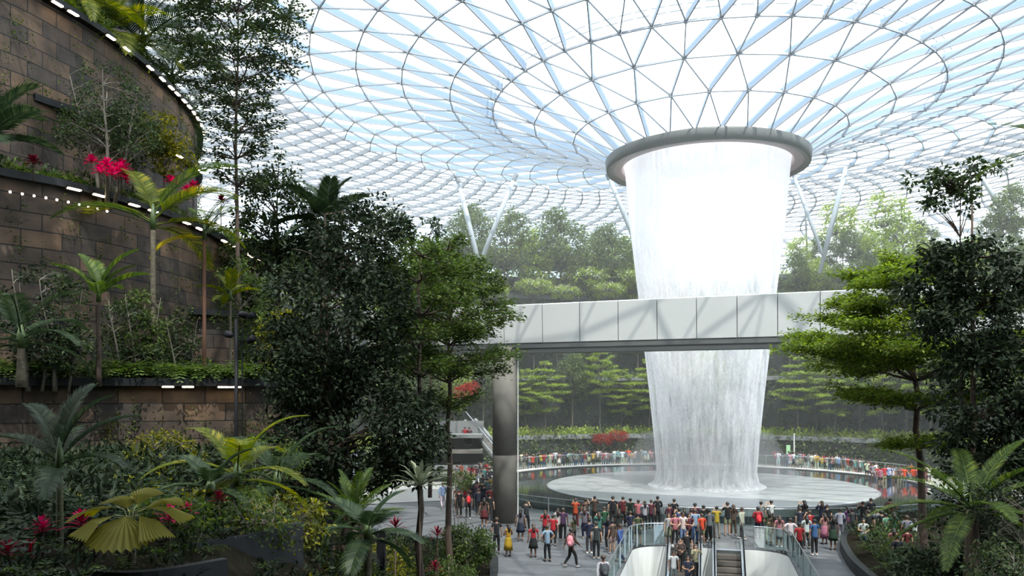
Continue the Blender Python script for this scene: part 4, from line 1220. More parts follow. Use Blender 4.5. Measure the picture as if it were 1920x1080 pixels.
t = broad_tree('shade_tree', 15.5, [(0, 1, 13.6, 3.6, 3.0, 1.4), (2.6, .5, 14, 2.2, 2.2, 1.2), (-2.5, 1.5, 14, 2.4, 2.2, 1.2)], 95, 36, .26, L_DARK2, M_BARK, .2, clus_r=.6, loc=(-6.5, 4.5, 4.0 - .6))  # out-of-view tree, put in so its crown dapples the light below
tag(t, 'tall tree standing beside the viewpoint, its crown shading the near bed', 'tree')
# ------------------------------------------------------------------ ground cover on ledges and beds (nobody could count it)
def along(L, d, n, z, jit=.35, lo=0, hi=1):
    out = []
    seg = []
    tot = 0
    for (a, b_) in zip(L, L[1:]):
        l = math.hypot(b_[0] - a[0], b_[1] - a[1]); seg.append((tot, l, a, b_)); tot += l
    for i in range(n):
        s = tot * random.uniform(lo, hi)
        for (t0, l, a, b_) in seg:
            if t0 <= s <= t0 + l:
                f = (s - t0) / max(l, 1e-6); x = lerp(a[0], b_[0], f); y = lerp(a[1], b_[1], f)
                tx, ty = (b_[0] - a[0]) / l, (b_[1] - a[1]) / l
                o = d + random.uniform(-jit, jit)
                out.append((x - ty * -o * -1 if False else x + ty * o, y - tx * o, z + random.uniform(0, .15))); break
    return out
fern_mass('ledge_ferns', along(LL, -.5, 420, 8.1, .7, .12, .72), L_FERN, 1.15, 9, 'ferns spilling along the coping of the lowest stone wall')
fern_mass('ledge_ferns', along(LL, -1.9, 200, 8.05, .8, .12, .72), L_PALMD, .95, 9, 'darker ferns at the foot of the middle wall')
fern_mass('ledge_ferns', along(LA, -.5, 260, 15.1, .5, .15, .8), L_FERN, .75, 8, 'ferns along the ledge above the row of wall lamps')
leaf_mass('ledge_foliage', along(LA, -1.4, 160, 15.2, .8, .15, .8), 46, .75, .18, L_DARK2, .8, .45, 0, 'dark leafy growth on the ledge behind the crimson cordylines')
fern_mass('ledge_ferns', along(LB, -.4, 200, 22.6, .5, .2, .8), L_FERN, .9, 8, 'ferns hanging on the top coping')
leaf_mass('ledge_foliage', along(LB, -1.2, 110, 22.8, .7, .2, .8), 46, .9, .2, L_DARK2, .9, .45, 0, 'leafy growth along the top ledge under the palms')
leaf_mass('ledge_foliage', along(LM, -.4, 34, 18.7, .3), 40, .5, .16, L_MID, .8, .45, 0, 'small leaves on the short inset ledge')
# climbing and hanging growth on the faces
def vines(L, z0, z1, n, m, label, lo=0, hi=1, per=26, leaf=.09, out=.12):
    P = []
    for (x, y, z) in along(L, out, n, 0, .06, lo, hi):
        zz = random.uniform(z0, z1); ln = random.uniform(.3, 1.6)
        for i in range(per):
            P.append((x + random.gauss(0, .12), y + random.gauss(0, .12), zz - ln * random.random()))
    o = leaf_mass('wall_vines', P, 1, .08, leaf, m, 1, .6, -.4, label, 'vines')
    return o
vines(LA, 9, 14.9, 260, L_FERN, 'sparse vines and ferns rooted in the joints of the middle wall', .12, .8)
vines(LA, 8, 11.5, 260, L_MID, 'climbers rising from the ledge against the middle wall', .2, .75)
vines(LL, 4.5, 7.8, 220, L_MID, 'creepers speckling the warm lower wall', .2, .62, 30, .08)
vines(LB, 17, 22.4, 180, L_FERN, 'hanging strands below the top coping', .2, .8)
vines(LL, 4.0, 7.0, 60, L_YEL, 'yellowish creepers on the lower wall', .3, .6, 30, .08)
# beds
def scatter(x0, x1, y0, y1, n, dz=0.0, cond=None):
    out = []
    while len(out) < n:
        x = random.uniform(x0, x1); y = random.uniform(y0, y1)
        if cond and not cond(x, y): continue
        out.append((x, y, (ground_z(x, y) if x < 4 else .75) + dz))
    return out
inbed = lambda x, y: x < (lerp(2.0, -1.3, sstep((y - 14) / 14)) if y < 28 else (-1.4 if y < 36 else -3.5))
leaf_mass('bed_foliage', scatter(-10, 1.5, 9, 22, 330, .05, inbed), 40, .42, .12, L_DARK, .8, .45, .2, 'dense low foliage covering the near bed')
leaf_mass('bed_foliage', scatter(-16, -7, 14, 26, 320, .1, inbed), 40, .7, .2, L_DARK, 1.0, .45, .1, 'large-leaved dark growth below the lowest stone wall')
fern_mass('bed_ferns', scatter(-15, -6, 12, 26, 150, .2, inbed), L_PALMD, 1.3, 9, 'big arching dark ferns in the shade of the lowest wall')
leaf_mass('bed_foliage', scatter(-12, -1.5, 20, 40, 420, .05, inbed), 44, .6, .15, L_DARK2, .8, .45, .2, 'low foliage under the dense tree and round the kerb')
leaf_mass('bed_foliage', scatter(-9, -1.5, 15, 33, 190, .25, inbed), 34, .5, .11, L_YEL, .9, .5, .1, 'yellowish undergrowth between the stems')
fern_mass('bed_ferns', scatter(-10, 1, 9.5, 20, 150, .05, inbed), L_FERN, .5, 9, 'ferns behind the black planter walls')
REc = lambda x, y: x > np.interp(y, [8, 16, 24, 30, 36, 42, 48], [9.8, 11.3, 12.9, 14.0, 15.2, 17.6, 22.4])
leaf_mass('bed_foliage', scatter(10, 26, 15, 46, 420, .05, REc), 44, .65, .17, L_DARK2, .9, .45, .2, 'dark low foliage filling the bed under the glossy tree')
fern_mass('bed_ferns', scatter(11, 20, 20, 40, 120, .05, REc), L_FERN, .8, 9, 'ferns along the kerb below the cycad')
# ================================================================== TREES ON THE FAR TERRACES
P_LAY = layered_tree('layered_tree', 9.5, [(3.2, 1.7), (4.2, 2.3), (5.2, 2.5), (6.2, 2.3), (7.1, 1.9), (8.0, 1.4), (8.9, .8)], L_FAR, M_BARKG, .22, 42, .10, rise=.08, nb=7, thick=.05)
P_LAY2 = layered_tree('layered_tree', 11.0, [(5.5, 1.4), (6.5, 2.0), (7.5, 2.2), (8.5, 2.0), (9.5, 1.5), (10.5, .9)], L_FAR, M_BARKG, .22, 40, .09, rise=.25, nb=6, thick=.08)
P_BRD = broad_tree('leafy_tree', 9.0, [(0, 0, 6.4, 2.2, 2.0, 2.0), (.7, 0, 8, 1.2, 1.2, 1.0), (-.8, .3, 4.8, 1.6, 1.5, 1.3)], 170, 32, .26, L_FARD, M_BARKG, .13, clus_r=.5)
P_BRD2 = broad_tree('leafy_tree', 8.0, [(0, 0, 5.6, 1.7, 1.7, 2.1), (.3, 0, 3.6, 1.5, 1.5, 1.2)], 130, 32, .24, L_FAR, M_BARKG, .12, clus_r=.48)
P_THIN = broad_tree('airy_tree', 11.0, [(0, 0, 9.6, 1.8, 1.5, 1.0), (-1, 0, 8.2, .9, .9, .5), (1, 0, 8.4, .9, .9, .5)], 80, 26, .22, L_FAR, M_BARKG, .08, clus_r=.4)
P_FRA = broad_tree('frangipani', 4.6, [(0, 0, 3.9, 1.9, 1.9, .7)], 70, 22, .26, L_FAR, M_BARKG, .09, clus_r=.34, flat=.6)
f = MB(); pp = np.array([(1.9 * math.cos(a) * r, 1.9 * math.sin(a) * r, 3.9 + .75 * math.sqrt(max(0, 1 - r * r)) * s) for a, r, s in zip(RG.uniform(0, 6.28, 260), RG.uniform(0.2, 1, 260), RG.uniform(-.3, 1.1, 260))])
f.quads(leaves(pp, rnd(260), rnd(260) + np.array([0, 0, .8]), .17, .15)); f.build('blossom', L_BUFF, P_FRA)
P_LAY['category'] = P_LAY2['category'] = P_BRD['category'] = P_BRD2['category'] = P_THIN['category'] = P_FRA['category'] = 'tree'
_n = {}
def terr_z(R):
    z = 0.0
    for (r, z0, z1) in TERR:
        if R > r: z = z1
    return z
ADJ = {P_LAY: 'flat-tiered green', P_LAY2: 'high-crowned tiered', P_BRD: 'bushy grey-green', P_BRD2: 'rounded soft green', P_THIN: 'thin-stemmed airy', P_FRA: 'cream-flowered small'}
LEV = ['plaza level behind the far crowd', 'first far terrace', 'second far terrace', 'third far terrace', 'fourth far terrace', 'topmost far terrace']
BAG = []
def far(proto, px, R, top):
    """tree on the far terraces: pixel column px, distance R from the pool axis, top showing at row `top`"""
    k = (px - 960) / F; cy = CY + 1
    A = k * k + 1; B_ = -2 * (k * CX + cy); Cc = CX * CX + cy * cy - R * R
    Y = (-B_ + math.sqrt(B_ * B_ - 4 * A * Cc)) / (2 * A)
    z = terr_z(R); H = {P_LAY: 9.3, P_LAY2: 11, P_BRD: 9.2, P_BRD2: 7.8, P_THIN: 10.6, P_FRA: 4.7}[proto]
    zt = min(EYE + (HZ - top) / F * Y, dome_z(R) - .6)
    BAG.append((proto, px, Y, z, max(.45, (zt - z) / H), R))
ft = random.Random(5)
# (proto, pixel column, R, top row)
for a in [
    # lowest level, seen under the bridge
    (P_LAY, 1022, 28.6, 675), (P_LAY, 985, 29.8, 690), (P_BRD, 1072, 30, 660), (P_LAY2, 1125, 28.8, 655), (P_LAY, 1165, 29.6, 690), (P_LAY, 1218, 28.6, 672), (P_BRD, 1262, 30, 650),
    (P_BRD2, 1330, 29.6, 650), (P_LAY2, 1400, 29, 650), (P_LAY, 1496, 28.6, 665), (P_LAY2, 1530, 29.4, 650), (P_LAY, 1566, 28.4, 680), (P_LAY2, 1612, 29, 650), (P_LAY, 1655, 28.6, 670), (P_BRD, 1700, 29.6, 640), (P_LAY, 1745, 28.6, 650), (P_BRD, 1800, 29.5, 600), (P_BRD2, 1860, 29, 600),
    (P_BRD, 905, 29.5, 670), (P_BRD2, 850, 29, 660), (P_BRD, 790, 29, 640), (P_BRD, 735, 29, 640),
    # second level
    (P_BRD, 1000, 33, 600), (P_LAY2, 1045, 32.5, 590), (P_BRD2, 1100, 33, 600), (P_LAY2, 1145, 32.6, 610), (P_BRD, 1195, 33, 590), (P_BRD2, 1240, 33, 600), (P_BRD, 1480, 33, 560), (P_BRD2, 1520, 32.6, 580), (P_LAY2, 1560, 33, 560), (P_BRD, 1600, 32.8, 560), (P_BRD, 1650, 33, 550), (P_BRD2, 1700, 33, 540), (P_BRD, 1770, 33, 520),
    (P_BRD, 940, 33, 590), (P_BRD2, 870, 33, 570), (P_BRD, 800, 33, 560),
    # third level: over the bridge
    (P_FRA, 925, 36, 530), (P_FRA, 1000, 36.5, 520), (P_FRA, 1057, 36, 533), (P_FRA, 1097, 37.5, 500), (P_FRA, 1190, 37.5, 503), (P_FRA, 1140, 36.2, 528),
    (P_BRD, 885, 36.5, 378), (P_BRD, 950, 38, 392), (P_BRD2, 1000, 39, 425), (P_BRD, 1052, 38, 378), (P_BRD, 840, 37, 440), (P_BRD2, 800, 37, 480), (P_BRD2, 1100, 39, 455), (P_BRD, 1148, 38.5, 420), (P_BRD2, 1190, 39, 455), (P_BRD, 1232, 38, 440),
    (P_BRD, 1490, 37, 470), (P_BRD2, 1530, 38, 480), (P_BRD, 1570, 37, 490), (P_BRD, 1620, 38, 470), (P_FRA, 1600, 35.8, 540), (P_BRD2, 1665, 37, 480), (P_BRD, 1710, 38, 470), (P_BRD, 1760, 37, 450), (P_BRD2, 1820, 37, 440), (P_BRD, 1890, 37, 440),
    (P_THIN, 1568, 38.5, 378), (P_THIN, 1660, 38, 360), (P_BRD2, 1692, 39, 400),
    # fourth and fifth levels
    (P_FRA, 937, 41, 462), (P_FRA, 1027, 41.5, 450), (P_FRA, 1075, 41, 475), (P_BRD2, 975, 43, 440), (P_BRD, 1120, 43, 430), (P_BRD2, 1170, 43, 440), (P_BRD, 1215, 43, 445), (P_BRD, 905, 43, 440), (P_BRD2, 860, 42, 440),
    (P_BRD2, 1500, 42, 440), (P_BRD, 1545, 43, 440), (P_BRD, 1600, 43, 425), (P_BRD2, 1640, 42, 430), (P_BRD, 1730, 42, 410), (P_BRD, 1850, 42, 400), (P_BRD, 1900, 42, 340),
    (P_BRD2, 1050, 47, 440), (P_BRD, 1000, 47, 440), (P_BRD2, 1140, 47, 440), (P_BRD, 1580, 47, 430), (P_BRD2, 1620, 47, 420), (P_BRD, 1680, 47, 415)]:
    far(*a)
# names by landmark order
BAG.sort(key=lambda t: t[1])
cnt = {}
ordw = ['first', 'second', 'third', 'fourth', 'fifth', 'sixth', 'seventh', 'eighth', 'ninth', 'tenth', 'eleventh', 'twelfth', 'thirteenth', 'fourteenth', 'fifteenth']
for proto, px, Y, z, s, R in BAG:
    lv = sum(1 for (r, a, b_) in TERR if R > r)
    side = 'pillar side' if px < 1345 else 'sunlit side'
    cnt.setdefault((proto.name, lv, side), []).append((px, Y, z, s))
for (pn, lv, side), items in cnt.items():
    proto = D.objects[pn] if pn in D.objects else None
    items.sort(key=lambda q: abs(q[0] - 1345))
    for i, (px, Y, z, s) in enumerate(items):
        x = (px - 960) / F * Y
        lab = f"{ADJ[proto]} tree, {LEV[lv]}, {ordw[i]} out from the waterfall on its {side}" if len(items) > 1 else f"{ADJ[proto]} tree, {LEV[lv]}, only such one on the waterfall's {side}"
        o = put(proto, (x, Y, z - .05), ft.uniform(0, 6.28), s, lab, f"{ADJ[proto]} trees on the far terraces")
# hedge-like growth on the terrace edges
for k, (R, z0, z1) in enumerate(TERR):
    pts = []
    for i in range(520):
        a = random.uniform(-.2, PI + .05); r = R + random.uniform(.2, 3.2)
        pts.append((CX + r * math.cos(a), CY + 1 + r * math.sin(a), z1))
    leaf_mass('terrace_foliage', pts, 26, 1.0, .34, [L_FAR, L_FARD][k % 2], .9, .5, .1, ['low planting above the dark wall behind the crowd', 'planting on the first far terrace', 'planting on the second far terrace', 'planting on the third far terrace', 'planting along the highest far terrace'][k])
pts = []
for i in range(260):
    a = random.uniform(-.1, PI + .03); r = 26.2 + random.uniform(-.4, .7)
    pts.append((CX + r * math.cos(a), CY + 1 + r * math.sin(a), 0))
leaf_mass('walkway_hedge', pts, 40, .75, .26, L_MID, 1.1, .5, .1, 'leafy hedge at the back of the far walkway')
# hanging growth on the terrace faces
for k, (R, z0, z1) in enumerate(TERR):
    pts = []
    for i in range(2600):
        a = random.uniform(-.2, PI + .05)
        pts.append((CX + (R - .25) * math.cos(a), CY + 1 + (R - .25) * math.sin(a), random.uniform(z0, z1 + .2)))
    leaf_mass('terrace_creeper', pts, 5, .3, .32, L_FARD, 1, .55, -.4, ['creeper on the wall behind the far crowd', 'creeper on the first terrace face', 'creeper on the second terrace face', 'creeper on the third terrace face', 'creeper on the highest terrace face'][k])
# splashes of red planting
for (px, py, Y, lab) in [(885, 718, 80, 'red-leaved shrub on the balcony beside the pillar'), (870, 726, 79, 'smaller red shrub next to the balcony one'), (1130, 815, 90, 'reddish shrub on the dark wall behind the crowd'), (1160, 808, 90, 'orange-red shrub near the waterfall, above the crowd'),
                         (985, 812, 90, 'brown-red shrub just past the pillar above the crowd'), (1650, 812, 87, 'red flowering shrub above the crowd under the layered tree'), (1675, 810, 87, 'red flowering shrub nearest the plaza edge')]:
    q = at(px, py, Y); x = q.x
    R = math.hypot(x - CX, Y - CY - 1); z = terr_z(R)
    hh = max(.7, q.z - z)
    t = broad_tree('red_shrub', hh, [(0, 0, hh - .5, 1.1, .9, .6)], 30, 26, .2, L_WINE if 'brown' in lab else leafmat('red_leaf', (.2, .02, .01), (.5, .04, .02), None, .4), M_BARKG, .04, clus_r=.3, loc=(x, Y, z)); tag(t, lab, 'shrub')
# ================================================================== FITTINGS
M_LAMP = mat('lamp_diffuser', (1, .9, .75), 0.4, emit=(1.0, 0.80, 0.55), estr=20)
M_BLACK = mat('black_metal', (0.010, 0.010, 0.012), 0.55, spec=0.15)
def coping_at(L, px, off, d=0.0):
    """point of a coping line seen at pixel column px, with its tangent angle"""
    k = (px - 960) / F
    for (x0, y0), (x1, y1) in zip(L, L[1:]):
        a = x0 - k * y0; c = x1 - k * y1
        if a * c <= 0 and abs(a - c) > 1e-9:
            t = a / (a - c); x = lerp(x0, x1, t); y = lerp(y0, y1, t)
            tv = Vector((x1 - x0, y1 - y0)).normalized()
            return x + tv.y * off, y - tv.x * off, math.atan2(tv.y, tv.x)
    return None
lamp_proto = [None]
def wall_lamp(L, px, z, label, group, w=.55):
    r = coping_at(L, px, .36)
    if r is None: print('no coping at', px); return
    x, y, a = r
    if lamp_proto[0] is None:
        o = empty('wall_lamp'); tag(o, 'x', 'lamp')
        b = MB(); b.box((0, 0, .05), (.60, .14, .05)); b.box((0, .05, .0), (.6, .03, .1)); b.build('housing', M_BLACK, o)
        b = MB(); b.box((0, -.03, -.01), (.50, .12, .045)); b.build('diffuser', M_LAMP, o)
        lamp_proto[0] = o
    else: o = copy_tree(lamp_proto[0])
    o.location = (x, y, z); o.rotation_euler = (0, 0, a)
    o.scale = (w / .6, 1, 1)
    o['label'] = label; o['group'] = group
g1 = 'wall wash lamps under the top coping'; g2 = 'wall wash lamps under the middle coping'; g3 = 'wall wash lamps under the lowest coping'
def lamps(L, z, pxs, g, what, w=.55):
    n = len(pxs)
    for i, px in enumerate(pxs):
        wall_lamp(L, px, z, f"lit linear lamp under the {what} coping, {ordw[i] if i < 15 else 'last'} along it from the near end", g, w)
lamps(LB, 22.32, [92, 122, 192, 222, 266, 289, 306, 318, 331, 341, 350, 357, 364, 369], g1, 'top')
lamps(LA, 14.82, [127, 172, 237, 272, 334, 358, 405, 421, 450, 458, 471, 479, 486, 489], g2, 'middle')
lamps(LL, 7.77, [316, 352, 415, 437], g3, 'lowest', .42)
lamps(LM, 18.42, [300, 322, 361], 'lamps of the short inset wall', 'short inset')
# lower end lamps of a further coping glimpsed behind the lamp pole
for i, (px, py) in enumerate([(510, 595), (519, 598), (540, 608)]):
    q = at(px, py, 40.0)
    o = copy_tree(lamp_proto[0]); o.location = q; o.rotation_euler = (0, 0, 1.2); o.scale = (.8, 1, 1)
    o['label'] = 'lit linear lamp behind the lamp pole, %s from it' % ordw[i]; o['group'] = 'lamps behind the lamp pole'
b = MB()
P5 = smooth_line([(-13.0, 36.5), (-12.0, 38.6), (-11.0, 40.4), (-10.6, 43), (-12, 47)])
LX = tier('wall_left_far', [(-15, 35.5), (-12.6, 37.6), (-11.4, 39.8), (-10.8, 42.5), (-12, 47)], 7.9, 11.2, -15)
# beads of light on the middle wall
bead = None
for i, (px, dz) in enumerate(zip([17, 40, 62, 84, 104, 125, 145, 162, 179, 197], [.62] * 10)):
    r = coping_at(LA, px, .1)
    if not r: continue
    if bead is None:
        o = empty('marker_light'); tag(o, 'x', 'light')
        b = MB(); b.lathe([(0, -.05), (.035, -.03), (.045, 0), (.035, .03), (0, .05)], 10); b.build('glow_bead', mat('bead_light', (1, 1, 1), .4, emit=(1, .9, .75), estr=4), o, smooth=True)
        b = MB(); b.tube([(0, .1, 0), (0, 0, .02), (0, -.02, .0)], .012, 5); b.build('stalk', M_BLACK, o); bead = o
    else: o = copy_tree(bead)
    o.location = (r[0], r[1], 15 - dz); o.rotation_euler = (0, 0, r[2])
    o['label'] = f"tiny round light under the middle coping, {ordw[i]} in the row from the picture edge"; o['group'] = 'tiny lights under the middle coping'

# lamp pole with four spotlights
p = at(443, 830, 23.0)
gz = ground_z(p.x, 23.0)
pole = empty('lamp_pole', (p.x, 23.0, gz - .1)); tag(pole, 'black pole with four adjustable spotlights in front of the stone wall', 'lamp pole')
H_ = at(443, 592, 23).z - gz
b = MB(); b.tube([(0, 0, 0), (0, 0, H_)], .055, 12); b.build('pole', M_BLACK, pole, smooth=True)
b = MB(); b.tube([(.16, .02, 0.9), (.16, .02, H_ - .1)], .022, 8); b.build('cable_duct', M_BLACK, pole)
b = MB(); b.box((0, 0, at(443, 826, 23).z - gz), (.34, .34, .05)); b.box((0, 0, (at(443, 826, 23).z - gz) / 2), (.26, .26, at(443, 826, 23).z - gz)); b.build('base_box', M_BLACK, pole)
for (px, py, yaw, tilt) in [(432, 628, 2.6, -.2), (470, 638, -.4, -.5), (455, 590, 1.2, .1), (471, 594, -.7, -.3)]:
    q = at(px, py, 23.0); lx = q.x - p.x; lz = q.z - gz + .1
    b = MB(); b.tube([(0, 0, lz), (lx * .8, 0, lz)], .018, 6); arm = b.build('arm', M_BLACK, pole)
    R_ = Matrix.Rotation(yaw, 4, 'Z') @ Matrix.Rotation(tilt, 4, 'Y')
    b = MB(); a = R_ @ Vector((-.12, 0, 0)); c = R_ @ Vector((.14, 0, 0)); o_ = Vector((lx, -.05, lz))
    b.tube([o_ + a, o_ + a * .6, o_ + c * .5, o_ + c], [.05, .085, .10, .105], 14); b.build('spotlight_head', M_BLACK, pole, smooth=True)
# dark marker post in the low bed
q = at(715, 1015, 20.0)
o = empty('bollard', (q.x, 20.0, ground_z(q.x, 20) - .1)); tag(o, 'dark square post standing among the shrubs below the silvery rosette', 'post')
b = MB(); hh = q.z - ground_z(q.x, 20) + .1; b.box((0, 0, hh / 2), (.2, .2, hh)); b.build('shaft', M_BLACK, o)
b = MB(); b.lathe([(.0, hh + .05), (.08, hh + .04), (.11, hh), (.11, hh - .02)], 12); b.build('cap', M_BLACK, o)

# ---- railings
def railing(name, pts, h, label, post_every=1, base=0.0, mrail=M_METAL):
    root = empty(name, (0, 0, 0)); tag(root, label, 'railing')
    rl = MB(); rl.tube([(x, y, base + h) for x, y in pts], .025, 6); rl.build('top_rail', mrail, root)
    for i, (a, c) in enumerate(zip(pts, pts[1:])):
        g = MB(); a_ = Vector(a); c_ = Vector(c); d = (c_ - a_); m = (a_ + c_) / 2
        g.box((m.x, m.y, base + h * .5 + .02), (d.length * .96, .015, h * .86), math.atan2(d.y, d.x)); g.build('glass_pane', M_GLASS, root)
    for a in pts[::post_every]:
        g = MB(); g.box((a[0], a[1], base + h / 2), (.05, .05, h)); g.build('post', mrail, root)
    return root
def arc(R, a0, a1, n, cx=CX, cy=CY + 1.4):
    return [(cx + R * math.cos(lerp(a0, a1, i / n)), cy + R * math.sin(lerp(a0, a1, i / n))) for i in range(n + 1)]
railing('glass_railing', arc(19.2, PI * 1.02, PI * 1.86, 34), 1.1, 'curved glass railing along the near edge of the pool', 2)
railing('glass_railing', arc(18.9, .2, PI * .94, 34), 1.05, 'curved glass railing along the far walkway edge', 2, .46)
s0, s1, v0, v1 = WELL
def P2(s, v): q = loc2(s, v); return (q.x, q.y)
def corner(sgn, v):
    return [P2(s1 + .12 - 1.6 + 1.6 * math.sin(t), v + sgn * (1.6 - 1.6 * math.cos(t)) * 1.0) for t in np.linspace(0, PI / 2, 6)]
railing('glass_railing', [P2(30.5, v0 - .12), P2(33, v0 - .12), P2(35.5, v0 - .12), P2(37.6, v0 - .12)] + corner(1, v0 - .12) , 1.1, 'glass guard round the escalator well, side nearest the pillar', 1)
railing('glass_railing', [P2(30.5, v1 + .12), P2(33, v1 + .12), P2(35.5, v1 + .12), P2(37.6, v1 + .12)] + corner(-1, v1 + .12), 1.1, 'glass guard round the escalator well, side nearest the cycads', 1)

# ---- two escalators going down towards the viewer
STEPM = mat('ribbed_step', (0.10, 0.085, 0.07), 0.5, noise=.2, nscale=2)
def escalator(vc, w, label):
    root = empty('escalator', tuple(loc2(41.0, vc)), math.atan2(AX.y, AX.x) - PI / 2); tag(root, label, 'escalator')
    # local frame: +y to the pool, descending towards -y
    tn = math.tan(math.radians(30)); n = 16; tr = .40
    pl_ = MB(); pl_.box((0, .9, -.02), (w, 1.8, .06)); pl_.build('landing_plate', M_METAL, root)
    for i in range(n):
        y = -(i + .5) * tr; z = -(i + 1) * tr * tn
        s_ = MB(); s_.box((0, y, z - .1), (w * .96, tr, .2)); s_.box((0, y - tr / 2 + .02, z + .003), (w * .96, .03, .01)); s_.build('step', STEPM, root)
    for sx in (-1, 1):
        x = sx * (w / 2 + .09)
        sk = MB(); P = [(1.8, .0), (0.0, .0), (-6.4, -6.4 * tn)]
        vs = []
        for (y, z) in P:
            for o, dz in ((-.09, .22), (.09, .22), (.09, -.5), (-.09, -.5)): vs.append((x + o, y, z + dz))
        sk.add(vs, [(i * 4 + j, (i + 1) * 4 + j, (i + 1) * 4 + (j + 1) % 4, i * 4 + (j + 1) % 4) for i in range(2) for j in range(4)] + [(0, 1, 2, 3), (8, 11, 10, 9)])
        sk.build('skirt_panel', M_METAL, root)
        gl = MB()
        for (y0, z0_), (y1, z1_) in zip(P, P[1:]):
            gl.add([(x, y0, z0_ + .22), (x, y1, z1_ + .22), (x, y1, z1_ + .92), (x, y0, z0_ + .92)], [(0, 1, 2, 3)])
        gl.build('balustrade_glass', M_GLASS, root)
        hr = MB(); hr.tube([(x, 1.6, .35), (x, 1.95, .5), (x, 2.0, .75), (x, 1.75, .95), (x, .1, .97), (x, -.3, .85), (x, -6.4, -6.4 * tn + .97)], .04, 8); hr.build('handrail', M_BLACK, root, smooth=True)
    b = MB(); vs = []
    for (y, z) in ((1.8, -.25), (0, -.3), (-6.4, -6.4 * tn - .3)):
        for sx in (-1, 1):
            for dz in (0, -.5): vs.append((sx * (w / 2), y, z + dz))
    b.add(vs, [(0, 2, 6, 4), (1, 5, 7, 3), (4, 6, 10, 8), (5, 9, 11, 7), (0, 4, 5, 1), (4, 8, 9, 5), (2, 3, 7, 6), (6, 7, 11, 10), (0, 1, 3, 2), (8, 10, 11, 9)])
    b.build('truss', M_DARKTRIM, root)
    return root
escalator(-1.02, 1.35, 'escalator crowded with riders, nearer the pillar')
escalator(1.05, 1.15, 'empty escalator with ribbed steps showing')

# ---- far side building levels and escalator behind the pillar
M_SLABP = mat('pale_slab', (.2, .205, .2), .6)
for i, (z, lab) in enumerate([(1.3, 'lowest'), (2.6, 'middle'), (3.9, 'upper')]):
    a = at(760, 800, 74); c = at(893, 800, 70)
    b = MB(); b.box(((a.x + c.x) / 2, 72 + i * .5, z), (c.x - a.x + 1, 5, .28)); b.box(((a.x + c.x) / 2, 73.6, z + .65), (c.x - a.x + 1, .2, 1.2)); struct(b.build('trim_4', M_SLABP if i != 1 else M_CONC))
root = empty('escalator', (0, 0, 0)); tag(root, 'pale far escalator rising behind the pillar toward the balcony', 'escalator')
A_ = at(936, 868, 70); B_ = at(872, 790, 76)
for k, (dz, m, nm, r_) in enumerate([(0, M_SLABP, 'near_side', .22), (.95, M_METAL, 'handrail', .06)]):
    b = MB(); b.tube([A_ + Vector((0, 0, dz)), B_ + Vector((0, 0, dz))], r_, 6); b.build(nm, m, root)
b = MB(); b.tube([A_ + Vector((.9, .9, .1)), B_ + Vector((.9, .9, .1))], .22, 6); b.build('far_side', M_SLABP, root)
b = MB(); b.add([tuple(A_), tuple(A_ + Vector((.9, .9, 0))), tuple(B_ + Vector((.9, .9, 0))), tuple(B_)], [(0, 1, 2, 3)]); b.build('step_band', STEPM, root)

# grey maintenance slab high among the trees
q = at(1070, 497, 108)
b = MB(); b.box((q.x, 108, q.z), (12, 3, 1.2)); struct(b.build('trim_5', mat('blue_grey_slab', (.18, .2, .22), .7)))

# green upright banner and white mast on the far walkway
q = at(1478, 842, 85.5)
o = empty('banner', (q.x, 85.5, .03)); tag(o, 'upright pale green banner stand on the far walkway', 'banner')
b = MB(); b.box((0, 0, 1.25), (.42, .05, 1.9)); b.build('panel', mat('pale_green', (.35, .62, .32), .6), o)
b = MB(); b.box((0, 0, .15), (.5, .3, .3)); b.build('foot', M_METAL, o)
q = at(1489, 835, 86)
o = empty('mast', (q.x, 86, .03)); tag(o, 'white slim mast next to the green banner', 'mast')
b = MB(); b.tube([(0, 0, 0), (0, 0, 3.4)], .07, 8); b.build('shaft', M_WHITE, o); b = MB(); b.lathe([(.22, 0), (.22, .12), (0, .14)], 12); b.build('base_plate', M_WHITE, o)
# ================================================================== PEOPLE
def tint_mat(name, rough, noise=.12):
    m = D.materials.new(name); m.use_nodes = True
    nt = m.node_tree; b = nt.nodes['Principled BSDF']; b.inputs['Roughness'].default_value = rough
    oi = nd(nt, 'ShaderNodeObjectInfo')
    tc = nd(nt, 'ShaderNodeTexCoord'); nz = nd(nt, 'ShaderNodeTexNoise', Scale=14.0, Detail=3.0)
    nt.links.new(tc.outputs['Object'], nz.inputs['Vector'])
    mr = nd(nt, 'ShaderNodeMapRange'); mr.inputs[3].default_value = 1 - noise; mr.inputs[4].default_value = 1 + noise
    nt.links.new(nz.outputs['Fac'], mr.inputs[0])
    mx = nd(nt, 'ShaderNodeVectorMath', operation='SCALE')
    nt.links.new(oi.outputs['Color'], mx.inputs[0]); nt.links.new(mr.outputs[0], mx.inputs['Scale'])
    nt.links.new(mx.outputs[0], b.inputs['Base Color'])
    return m
M_SKIN = tint_mat('skin', .55, .04); M_CLOTH = tint_mat('woven_cloth', .85, .2); M_HAIR = tint_mat('hair', .5, .3); M_SHOE = tint_mat('shoe_leather', .6)

